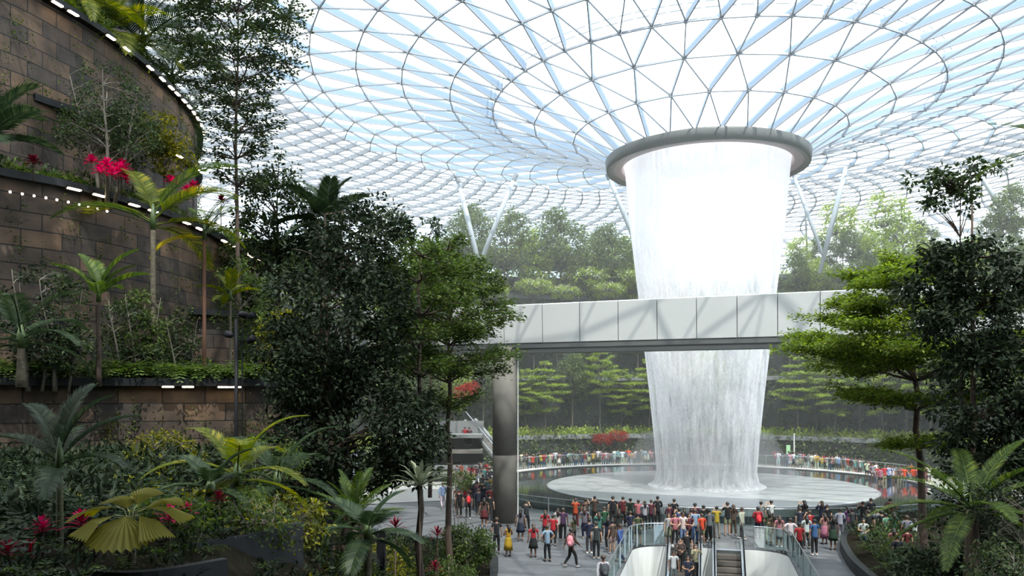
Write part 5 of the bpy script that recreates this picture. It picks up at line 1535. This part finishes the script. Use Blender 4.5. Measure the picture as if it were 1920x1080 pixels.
def skin_mesh(name, V, E, Rr, root=0, sub=1):
    me = D.meshes.new(name); me.from_pydata([tuple(v) for v in V], E, [])
    o = D.objects.new(name, me); COL.objects.link(o)
    md = o.modifiers.new('s', 'SKIN'); md.use_smooth_shade = True; md.branch_smoothing = .6
    sv = me.skin_vertices[0].data
    for i, r in enumerate(Rr):
        sv[i].radius = r if isinstance(r, tuple) else (r, r); sv[i].use_root = (i == root)
    if sub:
        m2 = o.modifiers.new('d', 'SUBSURF'); m2.levels = sub; m2.render_levels = sub
    dg = bpy.context.evaluated_depsgraph_get()
    res = D.meshes.new_from_object(o.evaluated_get(dg))
    res.name = name
    D.objects.remove(o); D.meshes.remove(me)
    return res

class Sk:
    def __init__(s): s.V = []; s.E = []; s.R = []
    def v(s, p, r, par=None):
        s.V.append(tuple(p)); s.R.append(r); i = len(s.V) - 1
        if par is not None: s.E.append((par, i))
        return i

def L3(a, b, t): return tuple(a[i] + (b[i] - a[i]) * t for i in range(3))

ARMS = {  # (elbow, wrist) for the +x side, -x side; shoulders at (+-.185,0,1.40)
    'down': (((.235, -.02, 1.13), (.245, .04, .88)), ((-.235, -.02, 1.13), (-.245, .04, .88))),
    'phone': (((.24, .17, 1.22), (.09, .33, 1.46)), ((-.24, .17, 1.22), (-.09, .33, 1.46))),
    'swing': (((.24, .11, 1.15), (.22, .30, .98)), ((-.24, -.13, 1.15), (-.25, -.20, .90))),
    'fold': (((.25, .03, 1.13), (.06, .24, 1.12)), ((-.25, .03, 1.13), (-.08, .25, 1.08))),
    'hips': (((.36, -.06, 1.16), (.19, .05, 1.00)), ((-.36, -.06, 1.16), (-.19, .05, 1.00))),
    'one': (((.27, .15, 1.25), (.17, .30, 1.50)), ((-.235, -.02, 1.13), (-.245, .04, .88))),
    'rail': (((.26, .12, 1.16), (.22, .38, 1.10)), ((-.26, .12, 1.16), (-.22, .38, 1.10))),
}
LEGS = {'stand': (((.10, .01, .50), (.105, -.02, .09)), ((-.10, .01, .50), (-.105, -.02, .09))),
        'walk': (((.10, .16, .53), (.10, .22, .10)), ((-.10, -.02, .50), (-.10, -.30, .14))),
        'lean': (((.11, .02, .50), (.14, -.02, .09)), ((-.09, .05, .50), (-.06, .08, .09)))}

def make_person(arms, legs, bottom, hair, sleeves='short'):
    """one figure 1.70 m tall facing +y; body is the top-level mesh, clothing and hair its children"""
    A = ARMS[arms]; G = LEGS[legs]
    s = Sk()
    pel = s.v((0, 0, .95), (.135, .10)); sp = s.v((0, -.01, 1.10), (.12, .09), pel); ch = s.v((0, 0, 1.29), (.145, .10), sp)
    nb = s.v((0, -.005, 1.42), (.09, .07), ch); nk = s.v((0, 0, 1.48), .05, nb)
    jaw = s.v((0, .02, 1.535), (.058, .066), nk); hd = s.v((0, .008, 1.60), (.073, .088), jaw); tp = s.v((0, -.005, 1.665), (.055, .065), hd)
    s.v((0, .105, 1.575), .010, hd)                     # nose
    s.v((.082, -.005, 1.585), .010, hd); s.v((-.082, -.005, 1.585), .010, hd)   # ears
    for k, sx in ((0, 1), (1, -1)):
        el, wr = A[k]
        sh = s.v((sx * .175, -.005, 1.385), .056, nb)
        e = s.v(el, .040, sh); mf = s.v(L3(el, wr, .35), .040, e); w = s.v(wr, .026, mf)
        d = (Vector(wr) - Vector(el)).normalized()
        side = d.cross(Vector((0, 1, 0) if abs(d.y) < .8 else (0, 0, 1))).normalized()
        palm = s.v(tuple(Vector(wr) + d * .055), (.034, .018), w)
        pn = d.cross(side).normalized()
        for j, (o, ln) in enumerate(((-.027, .055), (-.009, .072), (.009, .078), (.027, .068))):
            b0 = Vector(wr) + d * .095 + side * o
            f0 = s.v(tuple(b0), .0085, palm); s.v(tuple(b0 + d * ln * .85 - pn * ln * .4), .0075, f0)
        th = Vector(wr) + d * .045 - side * .04
        t0 = s.v(tuple(th), .010, palm); s.v(tuple(th + d * .04 - side * .014), .008, t0)
        kn, an = G[k]
        hp = s.v((sx * .095, 0, .86), .088, pel); kk = s.v(kn, .056, hp); cf = s.v(L3(kn, an, .3), .056, kk); aa = s.v(an, .036, cf)
        hl = s.v((an[0], an[1] - .01, an[2] - .045), .034, aa); s.v((an[0] + sx * .015, an[1] + .15, an[2] - .06), (.036, .022), hl)
    body = skin_mesh('person', s.V, s.E, s.R)
    root = D.objects.new('person', body); COL.objects.link(root); body.materials.append(M_SKIN)
    def child(name, me, m):
        o = D.objects.new(name, me); COL.objects.link(o); o.parent = root; me.materials.clear(); me.materials.append(m)
        return o
    # top
    s = Sk()
    pb = s.v((0, 0, .80), (.168, .135)); p0 = s.v((0, 0, .88), (.160, .128), pb); a = s.v((0, -.01, 1.08), (.142, .112), p0); c = s.v((0, 0, 1.28), (.165, .118), a); n = s.v((0, -.005, 1.405), (.105, .085), c); s.v((0, -.003, 1.475), (.072, .072), n)
    for k, sx in ((0, 1), (1, -1)):
        el, wr = A[k]
        sh = s.v((sx * .180, -.005, 1.385), .070, n)
        if sleeves == 'none': continue
        if sleeves == 'long':
            e = s.v(el, .056, sh); s.v(L3(el, wr, .93), .040, e)
        else: s.v(L3((sx * .180, -.005, 1.385), el, .62), .060, sh)
    child('shirt', skin_mesh('shirt', s.V, s.E, s.R), M_CLOTH)
    # bottom
    if bottom in ('trousers', 'shorts'):
        s = Sk(); p0 = s.v((0, 0, 1.05), (.138, .104)); p1 = s.v((0, 0, .90), (.150, .118), p0)
        for k, sx in ((0, 1), (1, -1)):
            kn, an = G[k]; hp = s.v((sx * .098, 0, .82), .100, p1)
            if bottom == 'shorts': s.v(L3((sx * .098, 0, .82), kn, .85), .082, hp)
            else:
                k_ = s.v(kn, .070, hp); s.v(L3(kn, an, .93), .056, k_)
        child(bottom, skin_mesh(bottom, s.V, s.E, s.R), M_CLOTH)
    else:
        hem = .48 if bottom == 'skirt' else .34
        m = MB(); m.lathe([(.0, 1.0), (.135, 1.0), (.150, .93), (.175, .84), (.20, .66), (.235, hem), (.215, hem + .01), (.16, .8)], 20)
        o = m.build('skirt', M_CLOTH, root, smooth=True)
    # shoes
    m = MB()
    for k in (0, 1):
        kn, an = G[k]
        m.tube([(an[0], an[1] - .055, an[2] - .055), (an[0], an[1] + .0, an[2] - .045), (an[0] * 1.05, an[1] + .10, an[2] - .055), (an[0] * 1.08, an[1] + .19, an[2] - .068)], [.034, .047, .044, .022], 8)
    m.build('shoes', M_SHOE, root, smooth=True)
    # hair
    m = MB(); n = 14; rws = 7; vs = []; fs = []
    for i in range(rws + 1):
        ph = PI * .62 * i / rws
        for k in range(n):
            th = 2 * PI * k / n
            fr = math.sin(th)               # +1 at the face
            ph2 = ph * (0.60 if fr > .45 else (0.85 if fr > .1 else 1.05))
            vs.append((.094 * math.sin(ph2) * math.cos(th), .004 - 0.010 + .104 * math.sin(ph2) * math.sin(th), 1.612 + .098 * math.cos(ph2)))
    for i in range(rws):
        for k in range(n): fs.append((i * n + k, (i + 1) * n + k, (i + 1) * n + (k + 1) % n, i * n + (k + 1) % n))
    m.add(vs, fs)
    if hair == 'long':
        m.tube([(0, -.055, 1.60), (0, -.085, 1.50), (0, -.10, 1.38), (0, -.095, 1.26)], [.085, .085, .08, .03], 10)
    elif hair == 'bun':
        m.tube([(0, -.07, 1.63), (0, -.12, 1.65), (0, -.15, 1.66)], [.04, .045, .015], 8)
    m.build('hair', M_HAIR, root, smooth=True)
    m = MB()
    for sx in (-1, 1): m.tube([(sx * .030 - .012, .092, 1.600), (sx * .030, .097, 1.601), (sx * .030 + .012, .092, 1.600)], [.003, .007, .003], 6)
    m.tube([(-.022, .090, 1.542), (0, .096, 1.541), (.022, .090, 1.542)], [.002, .005, .002], 6)
    m.build('eyes_and_mouth', M_BLACK, root)
    root['category'] = 'person'
    return root

PROTO = {
    'stand': make_person('down', 'stand', 'trousers', 'short'),
    'phone': make_person('phone', 'lean', 'trousers', 'short'),
    'walk': make_person('swing', 'walk', 'trousers', 'short', 'long'),
    'fold': make_person('fold', 'lean', 'trousers', 'long'),
    'skirt': make_person('down', 'stand', 'skirt', 'long'),
    'shorts': make_person('down', 'lean', 'shorts', 'short'),
    'pshorts': make_person('phone', 'stand', 'shorts', 'short'),
    'hips': make_person('hips', 'lean', 'trousers', 'short'),
    'fphone': make_person('phone', 'stand', 'trousers', 'long', 'long'),
    'coat': make_person('fold', 'stand', 'trousers', 'short', 'long'),
    'dress': make_person('fold', 'stand', 'dress', 'long', 'none'),
    'fskirt': make_person('one', 'stand', 'skirt', 'bun'),
    'rail': make_person('rail', 'lean', 'trousers', 'short'),
}
_used = set()
PC = dict(black=(.012, .012, .014), navy=(.015, .022, .06), white=(.75, .75, .74), grey=(.22, .23, .24), red=(.55, .02, .03), darkred=(.16, .01, .015), orange=(.75, .09, .02),
          yellow=(.70, .45, .03), beige=(.45, .37, .26), brown=(.12, .07, .05), green=(.02, .10, .05), darkgreen=(.012, .045, .02), teal=(.08, .30, .25), mint=(.25, .55, .42),
          blue=(.05, .14, .38), lightblue=(.30, .42, .62), jeans=(.05, .09, .20), pink=(.60, .22, .25), maroon=(.12, .02, .04), cream=(.65, .60, .48), olive=(.09, .10, .04), purple=(.12, .05, .16), charcoal=(.04, .045, .05))
pr = random.Random(3)
def person(kind, x, y, z, rz, H, top, bot, label, group, skin=None, hair=None):
    pt = PROTO[kind]
    if kind in _used: o = copy_tree(pt)
    else: _used.add(kind); o = pt
    o.location = (x, y, z); o.rotation_euler = (0, 0, rz); s = H / 1.70; o.scale = (s * pr.uniform(.95, 1.1), s * pr.uniform(.95, 1.1), s)
    o['label'] = label; o['group'] = group
    sk = skin or pr.choice([(.42, .24, .16), (.50, .30, .20), (.32, .17, .10), (.20, .10, .06)])
    o.color = (*sk, 1)
    jit = lambda c: tuple(min(1, v * (1 if 'far walkway' in group else .5) * pr.uniform(.85, 1.15)) for v in c)  # clothes off the far walkway darkened to imitate backlit shade, plus random variation
    for ch in o.children:
        n = ch.name.split('.')[0]
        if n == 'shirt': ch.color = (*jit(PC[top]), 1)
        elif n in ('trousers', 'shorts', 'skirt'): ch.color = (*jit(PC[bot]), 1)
        elif n == 'hair': ch.color = (*(hair or pr.choice([(.012, .010, .009), (.02, .014, .01), (.05, .03, .02)])), 1)
        elif n == 'shoes': ch.color = (*PC[pr.choice(['black', 'white', 'grey', 'charcoal'])], 1)
    return o
def backpack(x, y, z, rz, s, col, lab):
    root = empty('backpack', (x, y, z), rz); root.scale = (s, s, s); tag(root, lab, 'backpack')
    m = tint_mat('bag_cloth_' + lab[:12].replace(' ', '_'), .8)
    b = MB(); b.tube([(0, -.17, 1.0), (0, -.20, 1.05), (0, -.21, 1.2), (0, -.19, 1.36), (0, -.16, 1.41)], [.10, .15, .155, .13, .06], 12); o = b.build('pack', m, root, smooth=True); o.color = (*PC[col], 1)
    b = MB(); b.tube([(0, -.33, 1.02), (0, -.36, 1.1), (0, -.34, 1.2)], [.07, .09, .06], 10); o = b.build('front_pocket', m, root, smooth=True); o.color = (*PC[col], 1)
    for sx in (-1, 1):
        b = MB(); b.tube([(sx * .09, -.14, 1.38), (sx * .11, .02, 1.47), (sx * .115, .135, 1.36), (sx * .12, .12, 1.15), (sx * .11, -.12, 1.05)], .016, 6); o = b.build('strap', m, root); o.color = (*[c * .4 for c in PC[col]], 1)

def byhead(px, hy, H):
    Y = (EYE - H) * F / (hy - HZ); return (px - 960) / F * Y, Y
# (px, head row, height, kind, facing, top, bottom, what sets it apart)
FRONT = [
 (931, 970, 1.72, 'stand', .2, 'black', 'black', 'at the pillar foot, beside the yellow dress'),
 (953, 982, 1.52, 'dress', .5, 'yellow', 'yellow', 'at the foot of the pillar'),
 (976, 955, 1.62, 'skirt', 0, 'grey', 'navy', 'just past the pillar'),
 (987, 938, 1.70, 'phone', -.2, 'charcoal', 'black', 'in the shade right behind the pillar'),
 (1000, 982, 1.55, 'skirt', .3, 'red', 'black', 'with dark skirt, nearest the pillar among the red tops'),
 (1022, 956, 1.66, 'fold', .1, 'red', 'charcoal', 'behind the light blue T-shirt'),
 (1037, 965, 1.55, 'stand', -.3, 'red', 'black', 'touching the other red top, beside the white cap'),
 (1026, 984, 1.66, 'hips', .4, 'lightblue', 'black', 'with pale T-shirt and white shoes, striding stance'),
 (1046, 953, 1.66, 'fphone', 0, 'white', 'black', 'between the red tops and the orange top'),
 (1056, 952, 1.70, 'stand', -.4, 'purple', 'black', 'just behind the backpack walker'),
 (1079, 934, 1.70, 'phone', 0, 'orange', 'darkred', 'in bright orange at the pool railing'),
 (1076, 968, 1.45, 'fold', .8, 'olive', 'charcoal', 'small, behind the backpack walker'),
 (1071, 990, 1.72, 'walk', -1.2, 'brown', 'black', 'walking alone across the open paving'),
 (1096, 950, 1.68, 'fold', 0, 'grey', 'navy', 'next to the teal shirt'),
 (1098, 935, 1.62, 'fskirt', 0, 'brown', 'maroon', 'by the railing between orange and tan tops'),
 (1105, 972, 1.66, 'coat', .2, 'navy', 'charcoal', 'dark pair member nearest the backpack walker'),
 (1118, 978, 1.72, 'stand', -.2, 'charcoal', 'black', 'dark pair member nearest the escalator'),
 (1115, 930, 1.74, 'phone', 0, 'brown', 'black', 'in tan at the pool railing'),
 (1123, 960, 1.64, 'fphone', .1, 'teal', 'black', 'in green-blue behind the dark pair'),
 (1149, 930, 1.74, 'stand', 0, 'black', 'black', 'all in black at the railing beside the deep red jacket'),
 (1168, 931, 1.70, 'coat', .1, 'darkred', 'black', 'in a deep red jacket at the railing'),
 (1182, 934, 1.68, 'stand', 0, 'darkgreen', 'black', 'in dark green at the railing'),
 (1197, 937, 1.64, 'phone', 0, 'pink', 'navy', 'dusky pink top at the railing'),
 (1209, 939, 1.60, 'fphone', .1, 'white', 'black', 'short, in white at the railing above the well'),
 (1221, 937, 1.62, 'stand', 0, 'maroon', 'black', 'between the white top and the tall black coat'),
 (1233, 930, 1.76, 'coat', 0, 'black', 'black', 'tall black coat at the railing'),
 (1264, 935, 1.74, 'stand', 0, 'black', 'black', 'dark outline straight before the water column'),
 (1255, 944, 1.58, 'coat', .3, 'maroon', 'black', 'leaning on the dark outline before the water'),
 (1140, 968, 1.64, 'fold', -.2, 'navy', 'black', 'holding a pale bag, in navy'),
 (1148, 975, 1.60, 'shorts', .6, 'brown', 'beige', 'in beige shorts between navy top and escalator'),
 (1133, 950, 1.66, 'stand', .1, 'green', 'charcoal', 'in green near the railing'),
 (1160, 955, 1.62, 'fold', 0, 'charcoal', 'brown', 'in charcoal above the striding blue one'),
 (1163, 982, 1.74, 'walk', .9, 'blue', 'navy', 'striding toward the glass guard'),
 (1131, 1040, 1.72, 'walk', .1, 'white', 'charcoal', 'nearest the viewer, with a dark rucksack'),
 (1182, 958, 1.60, 'coat', .2, 'navy', 'charcoal', 'in dark blue behind the glass guard'),
 (1196, 962, 1.58, 'shorts', 0, 'olive', 'brown', 'in olive behind the glass guard'),
 # escalator landing
 (1303, 943, 1.72, 'coat', 0, 'maroon', 'black', 'in brown-red beyond the crowded landing'),
 (1319, 947, 1.70, 'stand', 0, 'black', 'charcoal', 'in black beyond the crowded landing'),
 (1327, 953, 1.66, 'fold', .2, 'darkgreen', 'black', 'dark green, next to the yellow shirt'),
 (1344, 949, 1.68, 'phone', 0, 'yellow', 'beige', 'in a mustard yellow shirt and beige trousers'),
 (1364, 941, 1.80, 'pshorts', 0, 'black', 'beige', 'broad, in black T-shirt and beige shorts'),
 (1375, 946, 1.66, 'fold', .2, 'brown', 'brown', 'half hidden by the broad black T-shirt'),
 (1391, 951, 1.68, 'walk', .6, 'cream', 'white', 'all in cream, walking past the landing'),
 (1421, 950, 1.68, 'coat', 0, 'red', 'navy', 'with a red back, at the railing past the landing'),
 (1427, 940, 1.72, 'stand', 0, 'grey', 'black', 'at the railing behind the red back'),
 (1441, 957, 1.66, 'fold', .3, 'olive', 'white', 'in olive top and white trousers'),
 (1446, 938, 1.76, 'phone', .2, 'white', 'beige', 'tall, white top, beside olive top'),
 (1461, 966, 1.58, 'skirt', 0, 'pink', 'grey', 'small, pale pink, near the white polo'),
 # plaza east of the landing
 (1482, 971, 1.66, 'hips', 0, 'white', 'charcoal', 'in a white polo by the well guard'),
 (1499, 980, 1.62, 'stand', -.1, 'red', 'black', 'in a bright red shirt, closest of the group by the guard'),
 (1500, 951, 1.66, 'stand', 0, 'navy', 'charcoal', 'in navy behind the white polo'),
 (1508, 938, 1.74, 'fphone', .2, 'black', 'black', 'dark, raising a phone at the railing'),
 (1518, 957, 1.66, 'phone', 0, 'red', 'navy', 'red top partly hidden by the white shirt'),
 (1512, 966, 1.64, 'fold', .1, 'white', 'charcoal', 'white shirt between red and blue ones'),
 (1527, 973, 1.70, 'stand', .2, 'blue', 'black', 'in a blue shirt and black trousers'),
 (1541, 939, 1.72, 'fphone', -.1, 'navy', 'charcoal', 'navy top at the railing, hands raised'),
 (1551, 946, 1.66, 'stand', 0, 'black', 'black', 'in black just behind the navy top'),
 (1546, 962, 1.56, 'dress', .2, 'pink', 'pink', 'in a pink patterned dress'),
 (1562, 966, 1.68, 'skirt', 0, 'black', 'darkgreen', 'in black top and long dark green skirt'),
 (1575, 953, 1.64, 'coat', 0, 'white', 'grey', 'with a white back beside the green skirt'),
 (1589, 949, 1.66, 'fold', .3, 'purple', 'grey', 'in muted purple and grey'),
 (1598, 953, 1.64, 'stand', 0, 'charcoal', 'charcoal', 'in charcoal, next to muted purple'),
 (1619, 972, 1.64, 'fold', 2.9, 'white', 'jeans', 'facing back, white sleeveless top and wide jeans'),
 (1629, 956, 1.76, 'stand', -.2, 'black', 'maroon', 'in black behind the wide jeans'),
 (1618, 940, 1.70, 'phone', 0, 'black', 'charcoal', 'dark, at the railing past the green skirt'),
 (1633, 934, 1.76, 'stand', 0, 'charcoal', 'black', 'tall dark head at the railing near the cycads'),
 (1645, 954, 1.66, 'stand', .1, 'grey', 'olive', 'in a grey shirt and olive trousers'),
 (1653, 957, 1.66, 'coat', 0, 'black', 'darkred', 'black top beside the grey shirt'),
 (1669, 934, 1.74, 'hips', 0, 'darkred', 'black', 'in dark red at the railing beside the cycad'),
 (1661, 962, 1.58, 'shorts', .4, 'mint', 'orange', 'in pale mint with bare legs'),
 (1676, 960, 1.66, 'fold', 0, 'green', 'charcoal', 'in green behind the cycad fronds'),
 (1676, 990, 1.50, 'fold', -.3, 'pink', 'charcoal', 'small, pink top, under the cycad fronds'),
 (1701, 990, 1.58, 'shorts', 0, 'darkred', 'brown', 'in checked dark red under the fronds'),
 (1700, 966, 1.70, 'stand', 0, 'grey', 'black', 'pale striped top behind the fronds'),
 (1682, 1003, 1.70, 'stand', .2, 'charcoal', 'black', 'dark, at the kerb beneath the cycad'),
 (1715, 972, 1.60, 'fold', 0, 'white', 'navy', 'white top mostly hidden by the fronds'),
 # west of the pillar, seen under the trees
 (830, 905, 1.72, 'walk', .3, 'lightblue', 'white', 'in pale blue at the edge of the trees'),
 (861, 918, 1.70, 'stand', 0, 'black', 'black', 'dark, beside the red rucksack wearer'),
 (878, 920, 1.72, 'stand', .1, 'charcoal', 'black', 'wearing a red rucksack'),
 (897, 916, 1.66, 'coat', .2, 'navy', 'black', 'in navy between rucksack and pillar'),
 (908, 933, 1.66, 'skirt', 0, 'brown', 'darkred', 'in reddish brown next to the pillar'),
 (918, 925, 1.74, 'stand', -.2, 'black', 'charcoal', 'dark, tight against the pillar edge'),
 (889, 906, 1.70, 'fold', 0, 'navy', 'charcoal', 'second dark blue one west of the pillar'),
 (905, 902, 1.70, 'phone', .1, 'black', 'black', 'black, behind the reddish brown one'),
]
colw = {'lightblue': 'light blue', 'darkred': 'dark red', 'darkgreen': 'dark green'}
for (px, hy, H, kind, rz, top, bot, what) in FRONT:
    x, Y = byhead(px, hy, H)
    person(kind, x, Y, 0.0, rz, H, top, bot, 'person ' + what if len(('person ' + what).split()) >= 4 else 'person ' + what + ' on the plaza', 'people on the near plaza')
# rucksacks
x, Y = byhead(1071, 990, 1.72); backpack(x, Y, 0, -1.2 + .9, 1.0, 'pink', 'dusty pink rucksack on the walker crossing the paving')
x, Y = byhead(878, 920, 1.72); backpack(x, Y, 0, .1, 1.0, 'red', 'red rucksack worn west of the pillar')
x, Y = byhead(1131, 1040, 1.72); backpack(x, Y, 0, .1, 1.0, 'charcoal', 'dark rucksack on the walker nearest the viewer')
x, Y = byhead(1421, 950, 1.68); backpack(x, Y, 0, 0, .9, 'red', 'red rucksack at the railing past the landing')
# riders and people leaving the escalator, facing the viewer or the steps
tn = math.tan(math.radians(30))
RID = [
 (1263, 38.7, 3.1, 1.64, 'stand', 'white', 'grey', 'rider in a pale grey top low on the escalator, outer side'),
 (1290, 38.5, 3.0, 1.70, 'fold', 'navy', 'navy', 'rider in a navy printed top low on the escalator'),
 (1304, 39.3, 3.3, 1.64, 'fphone', 'beige', 'black', 'rider in beige with raised forearms'),
 (1275, 39.6, 3.1, 1.62, 'coat', 'brown', 'black', 'rider in brown behind the pale grey top'),
 (1288, 40.1, 3.0, 1.68, 'stand', 'black', 'charcoal', 'rider in black halfway up the crowded escalator'),
 (1266, 41.1, 3.2, 1.66, 'fold', 'pink', 'black', 'rider in pale pink and black trousers at the top step'),
 (1254, 41.2, 2.9, 1.60, 'skirt', 'cream', 'beige', 'rider in cream at the outer handrail'),
 (1281, 41.4, 3.1, 1.64, 'stand', 'white', 'lightblue', 'white-shirted rider at the landing'),
 (1292, 41.5, 3.3, 1.60, 'fold', 'maroon', 'black', 'rider in maroon between white and light blue shirts'),
 (1303, 42.1, .1, 1.74, 'stand', 'lightblue', 'blue', 'person in a light blue shirt entering the escalator'),
 (1316, 41.7, .3, 1.58, 'shorts', 'orange', 'beige', 'small person with bare orange-lit arms by the middle rail'),
 (1273, 42.6, .2, 1.70, 'phone', 'blue', 'navy', 'person in strong blue behind the riders'),
 (1283, 42.9, -.2, 1.66, 'fold', 'navy', 'black', 'person in navy behind the riders'),
 (1279, 41.9, 3.0, 1.60, 'fskirt', 'white', 'grey', 'person in brilliant white amid the riders'),
 (1296, 42.4, .4, 1.70, 'stand', 'black', 'black', 'dark person between strong blue and light blue'),
 (1330, 42.7, 0, 1.66, 'coat', 'grey', 'black', 'person in grey beside the middle rail'),
 (1450, 42.4, .2, 1.62, 'fold', 'brown', 'cream', 'person in brown by the empty escalator landing'),
]
for (px, s_, rz, H, kind, top, bot, lab) in RID:
    k = (px - 960) / F
    # point on the ray px at run s_
    Y = s_ / (AX.x * k + AX.y); x = k * Y
    z = .02 if s_ >= 41 else -math.ceil((41 - s_) / .4) * .4 * tn
    person(kind, x, Y, z, rz, H, top, bot, lab, 'people on and around the escalators')
# crowd between the pillar and the far escalator (seen in a strip)
cw = random.Random(21)
tops = ['white', 'white', 'red', 'black', 'navy', 'pink', 'cream', 'grey', 'lightblue', 'maroon', 'yellow', 'brown', 'white', 'orange', 'charcoal', 'teal']
kinds = ['stand', 'phone', 'fold', 'skirt', 'shorts', 'pshorts', 'hips', 'fphone', 'coat', 'rail']
name_c = lambda c: colw.get(c, c)
def auto(px, Y, z, zone, group, seen, base=0.0):
    top = cw.choice(tops); bot = cw.choice(['black', 'navy', 'jeans', 'grey', 'beige', 'charcoal', 'white', 'brown']); kind = cw.choice(kinds)
    seen.append((px, Y, z, top, bot, kind, cw.uniform(-.5, .5) + base, cw.uniform(1.55, 1.76), zone, group))
S1 = []
for i in range(34):
    for _ in range(60):
        px_, Y_ = cw.uniform(852, 921), cw.uniform(51.5, 71)
        if all(math.hypot((px_ - 960) / F * Y_ - (a[0] - 960) / F * a[1], Y_ - a[1]) > .62 for a in S1): break
    auto(px_, Y_, 0, 'in the packed strip west of the pillar', 'people in the strip west of the pillar', S1, 0)
S2 = []
for i in range(58):
    px = 966 + (1262 - 966) * (i + cw.uniform(.1, .9)) / 58
    th = None
    Y0 = 65 + math.sqrt(max(1, 19.9 ** 2 - ((px - 960) / F * 80 - CX) ** 2))
    auto(px, Y0 + cw.uniform(.1, 3.2), .03, 'on the far walkway, pillar side of the water', 'people on the far walkway, pillar side', S2, PI if cw.random() < .8 else 0)
S3 = []
for i in range(52):
    px = 1452 + (1745 - 1452) * (i + cw.uniform(.1, .9)) / 52
    Y0 = 65 + math.sqrt(max(1, 19.9 ** 2 - ((px - 960) / F * 78 - CX) ** 2))
    auto(px, Y0 + cw.uniform(.1, 2.8), .03, 'on the far walkway, past the bright side of the water', 'people on the far walkway, sunlit side', S3, PI if cw.random() < .8 else 0)
bw = {'trousers': 'trousers'}
for S in (S1, S2, S3):
    S.sort(key=lambda t: t[0]); idx = {}
    for (px, Y, z, top, bot, kind, rz, H, zone, group) in S:
        lower = 'skirt' if kind in ('skirt', 'fskirt') else ('shorts' if 'shorts' in kind else 'trousers')
        key = (top, bot, lower); idx.setdefault(key, []).append(px)
    for (px, Y, z, top, bot, kind, rz, H, zone, group) in S:
        lower = 'skirt' if kind in ('skirt', 'fskirt') else ('shorts' if 'shorts' in kind else 'trousers')
        L_ = idx[(top, bot, lower)]
        zshort = {S1[0][8]: 'in strip west of pillar', S2[0][8]: 'on far walkway, pillar side', S3[0][8]: 'on far walkway, sunlit side'}[zone]
        order = '' if len(L_) == 1 else (', ' + ordw[L_.index(px)] + ' such from pillar')
        lab = f"{name_c(top)} top, {name_c(bot)} {lower}, person {zshort}{order}"
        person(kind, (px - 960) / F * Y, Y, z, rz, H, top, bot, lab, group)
# two on the balcony and in red at the right
for (px, hy, Y, top, bot, lab) in [(872, 800, 73, 'red', 'black', 'person in red leaning on the balcony by the far escalator'), (880, 801, 73.3, 'maroon', 'black', 'person in maroon beside the red one on the balcony'),
                              (1720, 816, 82, 'red', 'darkgreen', 'person in pinkish red standing on the step above the crowd'), (1719, 850, 80.5, 'red', 'charcoal', 'person in crimson right below the pinkish red one')]:
    q = at(px, hy, Y); person('rail', q.x, Y, max(.03, q.z - 1.66), .1 if px < 1000 else PI, 1.66, top, bot, lab, 'people apart from the crowd')
